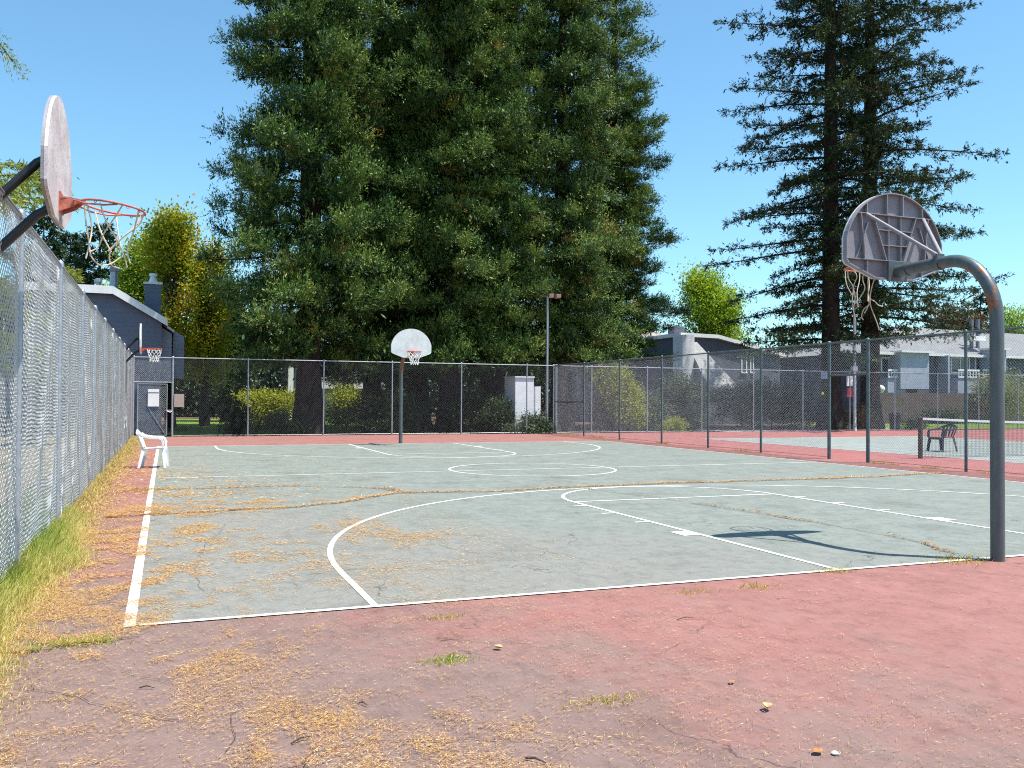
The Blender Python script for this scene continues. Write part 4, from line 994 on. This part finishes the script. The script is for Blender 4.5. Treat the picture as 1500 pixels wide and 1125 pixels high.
# the pair of sparse redwoods
profS = lambda f: (1-f)**.42*(.86+.14*min(1, f*4))
def sparse(label, u, Y, H, R, r0, seed, rz, z0=4.6):
    p = at(u, 600, Y); t = thing('redwood_tree', label, 'tree', (p[0], Y, -.09), rz, 'pair of tall sparse redwoods')
    trunk_mb(H*.97, r0, .06, seed, 1.5, 8, 16).build('trunk', M['redwoodbark'], t, True, org=(0,0,0))
    V, T, lb = tuft_crown(seed, H, R, z0, 25, .185, 20, 7, 10, .05, .27, .14, .44, .17, .052, profS, .09, .13, -.06, (.4, 1.15), 14, .42)
    crown_from(V, T, lb, M['redwoodsparse'], M['redwoodbark'], t); return t
sparse('left trunk of the pair of tall sparse redwoods behind the tennis court', 1217, 33.2, 40, 7.6, .56, 71, .4, 4.2)
sparse('right trunk of the pair of tall sparse redwoods behind the tennis court', 1275, 34.4, 42, 7.8, .56, 83, 2.2, 5.6)

# cedar at the left, other conifers
def conifer(name, label, loc, H, R, z0, seed, leafm, step, ntw, nlf, sl, dr, up, tw, twl, lfl, lfw, prof, hang=0., group=None, r0=.25, rz=0., lv=(.72, 1.1), inner=.2):
    t = thing(name, label, 'tree', loc, rz, group); trunk_mb(H*.97, r0, .04, seed, 1.3, 0, 10).build('trunk', M['bark'], t, True, org=(0,0,0))
    V, T, lb = conifer_crown(seed, H, R, z0, H, step, ntw, nlf, sl, dr, up, tw, twl, lfl, lfw, prof, inner, hang, lv); crown_from(V, T, lb, leafm, M['bark'], t); return t
profC = lambda f: max(.05, 1-f)**.8
conifer('cedar_tree', 'yellow-green cedar with layered drooping limbs beyond the left fence', (-13.8, 19.5, -.06), 8.1, 6.3, 3.0, 131, M['cedar'], .15, 75, 20, .10, .16, -.02, (-.25, .3), .75, .14, .036, lambda f: max(.05, 1-f)**.25, .30, r0=.3, rz=1.1)
conifer('cedar_tree', 'tall cedar out past the left fence whose limb tips hang into the sky', (-13.9, 16.8, -.06), 17.5, 5.4, 11.3, 133, M['cedar'], .34, 60, 17, .05, .16, -.06, (-.3, .2), .70, .14, .034, lambda f: max(.05, 1-f)**.35, .40, r0=.33, rz=.4)
tall = [o for o in SC.objects if o.name.startswith('cedar_tree') and o.location.z > -1 and 'tall cedar' in o['label']][0]
g7 = np.random.default_rng(71); p0_ = np.array([0, 0, 11.75]); tip = at(30, 66, 17.0)-np.array(tall.location); Vb = []; Tb = []
bough = lambda t: p0_*(1-t)[:, None]+tip*t[:, None]+np.array([0, 0, 1.])*(1.25*t*(1-t)*1.6)[:, None]
MB().tube([tuple(q) for q in bough(np.linspace(0, 1, 9))], list(np.linspace(.07, .012, 9)), 6).build('bough', M['bark'], tall, True, org=(0, 0, 0))
nb_ = 60; t_ = .35+.65*g7.random(nb_)**.8; bp_ = bough(t_); td = norm(np.stack([g7.normal(.5, .5, nb_), g7.normal(0, .6, nb_), g7.normal(-.35, .35, nb_)], 1)); ln = g7.uniform(.25, .6, nb_)
s_ = g7.random((nb_, 22)); Pb = bp_[:, None]+td[:, None]*(ln[:, None]*s_)[..., None]; Pb[:, :, 2] -= .25*s_**2; Pb += g7.normal(0, .02, Pb.shape)
Db = td[:, None]*.8+g7.normal(0, .5, Pb.shape)+np.array([0, 0, -.3]); n_ = nb_*22
np_mesh('bough_needles', leaf_quads(Pb.reshape(-1, 3), Db.reshape(-1, 3), norm(g7.normal(0, .5, (n_, 3))+np.array([0, 0, 1.])), g7.uniform(.07, .14, n_), g7.uniform(.014, .028, n_)), quadidx(n_), M['cedar'], tall, g7.random(n_))
GC = 'dark conifers behind the townhouse'
for (u, Y, vt, R, sd, lb) in ((143, 58, 318, 3.6, 5, 'dark conifer rising behind the townhouse flue pipe'), (60, 62, 300, 3.4, 6, 'dark conifer behind the edge-on left backboard'), (100, 70, 335, 4.0, 8, 'farther dark conifer left of the townhouse flue')):
    p = at(u, 600, Y); H = at(u, vt, Y)[2]
    conifer('conifer_tree', lb, (p[0], Y, -.09), H, R, 1.5, sd, M['conifer'], .22, 34, 13, .05, .35, .2, (-.3, .5), .9, .30, .10, profC, .1, GC, rz=sd)
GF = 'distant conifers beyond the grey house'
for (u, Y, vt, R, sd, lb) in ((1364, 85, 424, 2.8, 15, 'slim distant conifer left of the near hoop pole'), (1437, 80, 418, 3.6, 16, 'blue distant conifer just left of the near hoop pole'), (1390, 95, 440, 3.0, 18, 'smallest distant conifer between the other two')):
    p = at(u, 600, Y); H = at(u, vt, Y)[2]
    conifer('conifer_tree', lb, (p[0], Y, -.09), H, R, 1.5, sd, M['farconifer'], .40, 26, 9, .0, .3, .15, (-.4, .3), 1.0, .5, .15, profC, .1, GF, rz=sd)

# broadleaf trees
def broad(name, label, u, vb, vt, u0, u1, Y, leafm, n, size, seed, trunk=(.2, 2.5), sub_=(.36, .55), nl=9, zb=None, group=None, dy=.9):
    p = at(u, 600, Y); zt = at(u, vt, Y)[2]; z0 = at(u, vb, Y)[2]; r = (at(u1, vb, Y)[0]-at(u0, vb, Y)[0])/2*cos(.25)
    c_ = (0, 0, (zt+z0)/2); rr = (r, r*dy, (zt-z0)/2)
    return tree_blob(name, label, (p[0], Y, -.08), lumps(seed, nl, c_, rr, sub_), n, size, leafm, group, trunk, seed)
broad('liquidambar_tree', 'yellow autumn tree behind the boxed townhouse chimney', 250, 560, 306, 205, 300, 44, M['yellowleaf'], 26000, .155, 3, (.25, 3), sub_=(.22, .46), nl=24)
broad('liquidambar_tree', 'orange tinged autumn tree against the left side of the redwood grove', 300, 575, 330, 268, 336, 46, M['yellowleaf'], 18000, .155, 13, (.25, 3), sub_=(.24, .48), nl=18)
broad('liquidambar_tree', 'yellow-green autumn tree between flue pipe and boxed chimney', 200, 520, 318, 158, 244, 51, M['limeleaf'], 18000, .16, 4, (.25, 3), sub_=(.24, .48), nl=18)
broad('leafy_tree', 'dark leafy tree in the gap between the autumn trees and the grove', 330, 605, 395, 292, 372, 56, M['bushleaf'], 26000, .18, 14, (.25, 3), sub_=(.28, .5), nl=16)
broad('lime_tree', 'lime green tree between the grove and the sparse redwoods', 1036, 545, 388, 988, 1086, 60, M['limeleaf'], 24000, .20, 6, (.3, 4), sub_=(.22, .42), nl=26)
broad('leafy_tree', 'bright green tree at the right edge beyond the hoop pole', 1495, 560, 440, 1462, 1530, 62, M['limeleaf'], 14000, .19, 9, (.3, 4), nl=9)
broad('leafy_tree', 'rusty leaved tree over the roof of the long grey house', 1405, 560, 447, 1368, 1440, 66, M['rustleaf'], 24000, .17, 10, (.3, 3), nl=9)
for k, (x, y, H, lb) in enumerate(((-12.2, 8.5, 3.4, 'yellow-green tree pressed behind the near part of the left fence'), (-12.0, 13.0, 3.2, 'leafy shrub behind the middle of the left fence'), (-11.6, 26.5, 3.6, 'leafy shrub behind the far part of the left fence'))):
    tree_blob('leafy_tree' if k == 0 else 'leafy_shrub', lb, (x, y, -.06), lumps(40+k, 9, (0, 0, H*.55), (1.3, 1.6, H*.5), (.4, .6)), 7000, .10, M['limeleaf'] if k == 0 else M['hedgeleaf'], 'greenery behind the left fence', (.07, 1.2), 40+k, cat='tree' if k == 0 else 'shrub')

gw = np.random.default_rng(404); bl = []
for i in range(46):
    xx = -24+i*2.1+gw.uniform(-.8, .8); hh = gw.uniform(6.0, 9.0); bl.append((xx, 76+gw.uniform(-3, 3), hh*.5-.3, gw.uniform(1.6, 2.6), 1.6, hh*.55))
V, T = blob_leaves(405, bl, 110000, .40); tag(np_mesh('distant_trees', V, quadidx(len(T)), M['conifer'], None, T), 'dark band of far trees seen under the redwoods', 'trees', kind='stuff')

# ------------------------------------------------------------------ shrubs and hedges
def bush(name, label, u, vb, vt, u0, u1, Y, leafm, n, size, seed, nl=7, group=None, cat='shrub', dy=.8):
    p = at(u, 600, Y); zt = max(.4, at(u, vt, Y)[2]); r = (at(u1, vb, Y)[0]-at(u0, vb, Y)[0])/2
    return tree_blob(name, label, (p[0], Y, -.08), lumps(seed, nl, (0, 0, zt*.5), (r, max(.5, r*dy), zt*.52), (.38, .58)), n, size, leafm, group, (.04, zt*.5), seed, cat=cat)
GS = 'shrubs behind the far fence'
bush('golden_shrub', 'golden clipped shrub on the sunny lawn left of the trunk', 400, 612, 574, 350, 450, 51, M['goldleaf'], 14000, .13, 51, group=GS)
bush('golden_shrub', 'golden shrub just right of the wide redwood trunk', 498, 604, 549, 472, 524, 51, M['goldleaf'], 9000, .13, 52, group=GS)
bush('dark_shrub', 'dark shrub at the foot of the lawn right of the corner sign', 345, 636, 585, 320, 368, 34.5, M['bushleaf'], 5000, .09, 53, group=GS)
bush('dark_shrub', 'low dark shrub in front of the golden shrub', 412, 634, 610, 375, 452, 33.0, M['bushleaf'], 5000, .08, 54, group=GS)
bush('dark_hedge', 'dark hedge behind the far hoop pole', 560, 636, 580, 480, 668, 34.0, M['bushleaf'], 16000, .09, 55, 14, GS, 'hedge', .3)
bush('dark_shrub', 'dark shrub between the far backboard and the fluted redwood trunk', 690, 634, 570, 655, 722, 33.2, M['bushleaf'], 7000, .09, 56, group=GS)
bush('dark_shrub', 'dark leafy shrub against the fence left of the white shed', 728, 632, 575, 706, 750, 32.2, M['bushleaf'], 7000, .08, 57, group=GS)
bush('green_shrub', 'low green shrub at the fence corner under the light pole', 774, 636, 610, 742, 812, 31.0, M['hedgeleaf'], 7000, .08, 58, group=GS)
GH = 'greenery behind the tennis court fence'
bush('tall_hedge', 'tall grey-green hedge behind the tennis court corner', 925, 634, 574, 862, 985, 33.2, M['hedgeleaf'], 22000, .09, 61, 16, GH, 'hedge', .4)
bush('golden_shrub', 'yellow-green shrub spilling over the tall hedge', 903, 600, 536, 868, 938, 32.4, M['goldleaf'], 12000, .10, 62, group=GH)
bush('tall_hedge', 'grey-green bush at the right end of the tall hedge', 1000, 634, 545, 965, 1030, 33.2, M['hedgeleaf'], 11000, .09, 63, 10, GH, 'hedge')
bush('golden_shrub', 'small clipped yellow-green shrub behind the tennis back fence', 987, 632, 615, 972, 1003, 31.6, M['goldleaf'], 3500, .07, 64, group=GH)
bush('dark_hedge', 'dark hedge under the slate and white townhouse', 1130, 634, 560, 1045, 1205, 35.0, M['bushleaf'], 20000, .10, 65, 14, GH, 'hedge', .3)
bush('olive_shrub', 'pale olive shrub in front of the board fence by the hoop pole', 1470, 600, 548, 1428, 1520, 42.5, M['oliveleaf'], 9000, .12, 66, 9, GH)
bush('dark_shrub', 'round dark shrub by the tennis back fence beside the trash bin', 1335, 634, 613, 1322, 1350, 31.7, M['bushleaf'], 3500, .07, 67, group=GH)
bush('dry_shrub', 'rusty dry shrub at the foot of the two sparse redwoods', 1256, 632, 600, 1236, 1276, 32.8, M['rustleaf'], 4500, .09, 68, group=GH)
bush('dark_hedge', 'long dark hedge at the foot of the board fence', 1390, 618, 604, 1345, 1420, 42.8, M['bushleaf'], 7000, .12, 69, 10, GH, 'hedge', .2)

# ------------------------------------------------------------------ grass, needles, weeds
g = np.random.default_rng(99)
def fbm(x, y, seed=0, oct=4, f0=1.0):
    """value noise in 0..1"""
    r = np.random.default_rng(seed); tot=np.zeros_like(x); amp=.5; f=f0
    for _ in range(oct):
        tab = r.random((128, 128)); xi=x*f+50; yi=y*f+50; i=np.floor(xi).astype(int); j=np.floor(yi).astype(int); a=xi-i; b_=yi-j
        a=a*a*(3-2*a); b_=b_*b_*(3-2*b_); i%=128; j%=128; i2=(i+1)%128; j2=(j+1)%128
        tot += amp*((tab[i,j]*(1-a)+tab[i2,j]*a)*(1-b_)+(tab[i,j2]*(1-a)+tab[i2,j2]*a)*b_); amp*=.5; f*=2.1
    return tot
def blades(name, X, Y, h, w, mat, tint, lean=.5, z=0.0):
    n=len(X); a=g.uniform(0, 6.28, n); D=np.stack([np.cos(a)*lean*g.uniform(.2, 1.6, n), np.sin(a)*lean*g.uniform(.2, 1.6, n), np.ones(n)], 1)
    P=np.stack([X, Y, np.full(n, z-.01)], 1); S=np.stack([-np.sin(a+.7), np.cos(a+.7), np.zeros(n)], 1)*w[:, None]*.5; D=norm(D)*h[:, None]
    mid_=P+D*.55; tip=P+D*1.0; tip[:, 2]-=h*.18*g.random(n)
    V=np.stack([P-S, P+S, mid_+S*.8, tip, mid_-S*.8], 1).reshape(-1, 3)
    return np_mesh(name, V, np.arange(n*5, dtype=np.int32).reshape(n, 5), mat, None, tint)
# green grass by the near fence
n = 90000; Y = g.uniform(-2.5, 8.5, n); X = -9.3+g.random(n)**1.0*1.45
edge = -8.32+.40*(fbm(X*0, Y, 3, 3, .8)-.4)+.10*np.clip((Y+1)/5, 0, 1)-.30*np.clip((Y-3.8)/4, 0, 1); k = (X < edge+.10-np.abs(g.normal(0, .16, n))) & (g.random(n) < np.clip(1.25-np.abs(Y-1.8)/6.5, .1, 1))
X, Y = X[k], Y[k]; dd = np.clip((edge[k]-X)/.5, 0, 1)
h = (.05+.20*dd)*g.uniform(.35, 1.45, len(X)); T = np.clip(.98-.62*dd*fbm(X, Y, 5, 3, 1.3)*1.9+g.normal(0, .17, len(X)), 0, 1)
tag(blades('green_grass', X, Y, h, g.uniform(.0025, .006, len(X)), M['grassgreen'], T, .75), 'long green grass growing under the near left fence', 'grass', kind='stuff')
# dry grass and litter along the rest of the fence foot
n = 60000; Y = -2.5+33*g.random(n)**1.25; e = g.exponential(.14, n)*(1+.9*fbm(Y, Y*0, 8, 3, .7))*np.where(Y < 9, 1.35, .75); X = -8.70+e*1.1
k = (X < -7.75) & (Y < FY-.2); X, Y = X[k], Y[k]; h = .13*np.exp(-(X+8.70)/.35)*g.uniform(.3, 1.3, len(X))+.015
tag(blades('dry_grass', X, Y, h, g.uniform(.004, .009, len(X))*(1+Y/18), M['grassdry'], np.clip(g.normal(.55, .22, len(X)), 0, 1), .9), 'dry yellow grass along the foot of the left fence', 'grass', kind='stuff')
# weeds along the other fences
n = 9000; X = np.concatenate([g.uniform(-7.2, 8.8, n//3), RX+.02+g.normal(0, .05, 2*n//3)]); Y = np.concatenate([FY+.05+g.normal(0, .06, n//3), g.uniform(4, 30, 2*n//3)])
k = (fbm(X*1.1, Y*1.1, 14, 3, .9) > .46) & ~((X > 8) & (Y > 11.1) & (Y < 12.6)); X, Y = X[k], Y[k]
tag(blades('fence_foot_weeds', X, Y, g.uniform(.02, .10, len(X)), g.uniform(.006, .012, len(X)), M['weed'], g.random(len(X)), .8), 'dry weeds and needles caught at the feet of the far and right fences', 'weeds', kind='stuff')
# fallen needles
def needle_density(x, y):
    strip = np.exp(-np.clip(x+8.4, 0, None)/.55)
    side = np.exp(-np.clip(x+7.75, 0, None)/.95)*np.clip((15-y)/8, .04, 1)*np.clip((y+1.6)/1.2, .25, 1)
    n1 = fbm(x*.9, y*.75, 21, 5, 1.25); n2 = fbm(x*1.0, y*.8, 22, 4, 5.2)
    patch = np.clip((n1*.55+n2*.55-.50)*4.4, 0, 1)
    far_ = .75*np.exp(-((x+5.9)/.9)**2-((y-5.6)/1.6)**2)+.5*np.exp(-((x+5.0)/.5)**2-((y-3.2)/.6)**2)
    near_ = .9*np.exp(-((x+7.15)/.55)**2-((y+3.15)/.75)**2)+.6*np.exp(-((x+6.75)/.45)**2-((y+2.35)/.5)**2)+.55*np.exp(-((x+7.3)/.5)**2-((y+.9)/.5)**2)+.4*np.exp(-((x+6.1)/.5)**2-((y+2.9)/.6)**2)
    d = patch*np.clip(1.65*side+far_+near_, 0, 1.15)+strip*(.10+.55*patch)
    return d+.016+.040*np.clip((1.5-y)/4, 0, 1)*np.clip(n2*2.2-.6, 0, 1)+.008*np.clip(n2*2.4-1, 0, 1)+.05*side*np.clip(n2*2-.5, 0, 1)
def needles(name, n, x0, x1, y0, y1, sl, sw, label, dens=needle_density):
    X = g.uniform(x0, x1, n); Y = g.uniform(y0, y1, n); k = g.random(n) < dens(X, Y); X, Y = X[k], Y[k]; m = len(X)
    a = g.normal(.25, .9, m); D = np.stack([np.cos(a), np.sin(a), g.normal(0, .06, m)], 1)
    P = np.stack([X, Y, .0105+g.random(m)*.005], 1); NR = np.stack([g.normal(0, .25, m), g.normal(0, .25, m), np.ones(m)], 1)
    V = leaf_quads(P, D, NR, sl*g.uniform(.4, 1.4, m), sw*g.uniform(.6, 1.5, m))
    return tag(np_mesh(name, V, quadidx(m), M['needles'], None, np.clip(g.normal(.45, .25, m), 0, 1)), label, 'needles', kind='stuff')
needles('fallen_needles', 520000, -8.5, -3.6, -4.4, 1.2, .030, .0022, 'orange fallen needles on the worn red apron near the camera')
needles('fallen_needles', 420000, -8.5, -3.8, 1.2, 7.5, .038, .0036, 'orange fallen needles over the near left part of the green court')
needles('fallen_needles', 130000, -8.5, -3.5, 7.5, 20, .065, .009, 'orange fallen needles in the middle left of the court')
def dust(x, y): return np.clip(needle_density(x, y)-.22, 0, 1)*.34
needles('needle_dust', 420000, -8.5, -4.8, -4.4, 1.2, .010, .0055, 'crumbled needle dust lying among the needles near the camera', dust)
needles('needle_dust', 360000, -8.5, -4.2, 1.2, 12, .016, .009, 'crumbled needle dust lying among the needles on the left of the court', dust)
needles('fallen_needles', 60000, -3.6, 8.8, -4.4, 6, .040, .0036, 'loose needles sprinkled thinly over the right of the court', lambda x, y: .022+.16*np.clip(fbm(x, y, 31, 4, 1.4)*2.6-.9, 0, 1)*np.clip((1.5-y)/3+.12, .08, 1)+.012)
# needles caught in the long cracks
def crack(label, pts, width, dens, seed, mat='needles', full=.1):
    P = np.array([gp(u, v)[:2] for u, v in pts]); seg = np.linalg.norm(np.diff(P, axis=0), axis=1); L = seg.sum(); n = int(L*dens)
    s = np.sort(g.random(n))*L; cum = np.concatenate([[0], np.cumsum(seg)]); i = np.clip(np.searchsorted(cum, s)-1, 0, len(seg)-1); f = ((s-cum[i])/seg[i])[:, None]
    Q = P[i]*(1-f)+P[i+1]*f; t_ = (P[i+1]-P[i])/seg[i][:, None]; nn = np.stack([-t_[:, 1], t_[:, 0]], 1)
    wob = (fbm(s*1.3, s*0, seed, 4, 1.)-.47)*.35; pat = fbm(s*.9, s*0+3, seed+1, 3, 1.); ww = width*np.clip(pat*2.6-.55, .12, 1.5)
    Q = Q+nn*(wob+g.normal(0, 1, n)*ww)[:, None]; keep = g.random(n) < np.clip(pat*3-.75, full, 1); Q = Q[keep]; m = len(Q)
    a = np.arctan2(t_[keep][:, 1], t_[keep][:, 0])+g.normal(0, .7, m); D = np.stack([np.cos(a), np.sin(a), np.abs(g.normal(0, .25, m))], 1)
    V = leaf_quads(np.stack([Q[:, 0], Q[:, 1], np.full(m, .011)+g.random(m)*.012], 1), D, np.stack([g.normal(0, .4, m), g.normal(0, .4, m), np.ones(m)], 1), .055*g.uniform(.4, 1.5, m), .008*g.uniform(.5, 1.5, m))
    return tag(np_mesh('crack_litter', V, quadidx(m), M[mat], None, np.clip(g.normal(.35, .25, m), 0, 1)), label, 'needles', kind='stuff')
crack('orange needles caught in the longest crack, from the left fence to the right fence', [(150, 758), (215, 755), (400, 745), (500, 738), (580, 723), (720, 721), (840, 714.5), (1000, 708), (1200, 702.5), (1385, 694)], .032, 620, 41, 'needles', .55)
crack('faint orange needles in the crack crossing the left half court', [(190, 717), (300, 716), (400, 713), (500, 714), (560, 717), (580, 722)], .04, 380, 43, 'needles', .35)
crack('orange needles in the crack running from the key to the near hoop pole', [(860, 717), (960, 730), (1060, 745), (1150, 760), (1250, 776), (1330, 792), (1405, 812)], .014, 200, 45)
crack('yellow litter in the weedy crack at the left edge of the red apron', [(-30, 962), (40, 955), (90, 946), (150, 938)], .03, 1500, 47, 'weed')

ck = Lines(); ck.z = .0098; rc = random.Random(77)
for pts, w_ in (([(60, 760), (215, 755), (400, 745), (500, 738), (580, 723), (720, 721), (840, 714.5), (1000, 708), (1200, 702.5), (1385, 694)], .012), ([(190, 717), (300, 716), (400, 713), (500, 714), (560, 717), (580, 722)], .009),
                ([(860, 717), (960, 730), (1060, 745), (1150, 760), (1250, 776), (1330, 792), (1405, 812)], .008), ([(-30, 964), (40, 957), (90, 948), (150, 940), (205, 934)], .010),
                ([(428, 1130), (448, 1108), (500, 1096), (560, 1087), (640, 1089), (720, 1086), (792, 1087)], .005), ([(180, 985), (250, 1003), (330, 1006), (345, 1050), (330, 1105)], .0026),
                ([(330, 770), (300, 800), (285, 840), (300, 868)], .0028), ([(40, 1010), (110, 1022), (180, 1050), (260, 1058)], .004), ([(980, 905), (1010, 908), (1048, 907)], .004), ([(1240, 822), (1330, 836), (1420, 838), (1500, 846)], .004), ([(640, 800), (700, 812), (790, 808), (870, 822)], .003)):
    P = [Vector(gp(u, v)) for u, v in pts]; Q = []
    for i in range(len(P)-1):
        k_ = max(2, int((P[i+1]-P[i]).length/.12))
        for j in range(k_): Q.append(P[i].lerp(P[i+1], j/k_)+Vector((rc.gauss(0, .018), rc.gauss(0, .018), 0)))
    Q.append(P[-1]); ck.seg([(q.x, q.y) for q in Q], w_)
tag(ck.build('court_cracks', simple('dark_crack_filling', (.035, .03, .027), .95, 0, .3, 6)), kind='structure')

def tuft(label, u, v, r, n, hh, mat='weed'):
    c_ = gp(u, v); X = g.normal(0, r, n)*1.6; Yy = g.normal(0, r, n)*.8
    o = blades('weed_tuft', X, Yy, hh*g.uniform(.4, 1.2, n), g.uniform(.003, .007, n), M[mat], np.clip(g.normal(.5, .25, n), 0, 1), 1.2); o.location = (c_[0], c_[1], .004)
    return tag(o, label, 'weed', 'weed tufts on the court')
tuft('yellow-green weed tuft on the red apron, the greenest of them', 657, 968, .055, 260, .05, 'grassgreen')
tuft('dry weed tuft on the red apron straight above the greenest tuft', 655, 905, .05, 120, .045)
tuft('dry straw tuft on the red apron nearest the camera', 885, 1027, .06, 220, .04)
tuft('weed tuft where the left key line meets the near baseline', 1222, 837, .07, 200, .06)
tuft('weed tuft just below the near baseline left of the key', 1106, 861, .07, 170, .05)
tuft('smallest weed tuft below the near baseline', 1014, 868, .06, 110, .045)
tuft('weed tuft at the foot of the near hoop pole', 1405, 822, .13, 420, .07)
tuft('dry tuft in the middle of the near half court', 802, 794, .06, 120, .035)
tuft('weed tuft where the longest crack meets the key circle', 848, 716, .10, 160, .05)
tuft('green weed tuft in the crack at the left edge of the red apron', 112, 943, .08, 300, .07, 'grassgreen')
tuft('weed tuft growing out of the left sideline', 215, 719, .14, 300, .08)
# small litter
def twig(label, u, v, l, ang, r=.004):
    c_ = gp(u, v); d = Vector((cos(ang), sin(ang), 0)); o = MB().tube([d*(-l/2)+Vector((0, 0, .003)), Vector((0, .006, .012)), d*(l/2)+Vector((0, 0, .004))], [r, r*.9, r*.5], 6).build('twig', M['bark'], None, True); o.location = (c_[0], c_[1], .006)
    return tag(o, label, 'twig', 'twigs on the red apron')
twig('dark twig lying at the bottom edge of the apron', 784, 1117, .10, -.9, .005); twig('short dark twig on the worn grey patch of the apron', 532, 1034, .06, -1.0); twig('dark twig lying among needles left of the worn patch', 441, 1087, .10, .5)
twig('thin twig on the apron left of the others', 215, 1010, .08, -.4); twig('thin twig under the near baseline at mid apron', 1004, 908, .14, .1, .003)
def dryleaf(label, u, v, s, mat, rz, curl=.6):
    c_ = gp(u, v); mb = MB(); n=6; L=[]; 
    for i in range(n+1):
        t_=i/n; w_=sin(pi*min(1, t_*.95+.03))*.5*s; x_=(t_-.5)*s*1.5; z_=.004+curl*s*(t_-.5)**2*.9
        L += [(x_, -w_, z_+curl*w_*.7), (x_, 0, z_), (x_, w_, z_+curl*w_*.7)]
    fs=[]
    for i in range(n): fs += [(i*3, i*3+3, i*3+4, i*3+1), (i*3+1, i*3+4, i*3+5, i*3+2)]
    mb.add(L, fs); o = mb.build('dry_leaf', mat, None, True); o.location = (c_[0], c_[1], .008); o.rotation_euler = (0, 0, rz); sm = o.modifiers.new('thick', 'SOLIDIFY'); sm.thickness = .0015
    return tag(o, label, 'leaf', 'dry leaves on the red apron')
lm1 = simple('dry_leaf_tan', (.50, .36, .18), .8, 0, .3, 40); lm2 = simple('dry_leaf_brown', (.40, .17, .06), .8, 0, .3, 40)
dryleaf('curled pale dry leaf casting a shadow on the right of the apron', 1124, 1041, .045, lm1, .9, 1.6); dryleaf('orange brown dry leaf near the white pebble', 1198, 1105, .04, lm2, .2); dryleaf('brown dry leaf in the middle of the apron', 730, 952, .04, lm1, 2.2, 1.2); dryleaf('tiny dry leaf left of the curled pale leaf', 1072, 1002, .03, lm2, .4)
c_ = gp(1223, 1106); o = MB().lathe([(.004, 0), (.014, .003), (.016, .009), (.009, .015), (.002, .016)], (0, 0, 0), 9).build('pebble', M['tape'], None, True); o.location = (c_[0], c_[1], .001); tag(o, 'small white pebble on the near red apron', 'pebble')

# the helper property that carried world origins is not part of the scene
for o in SC.objects:
    if '_org' in o: del o['_org']
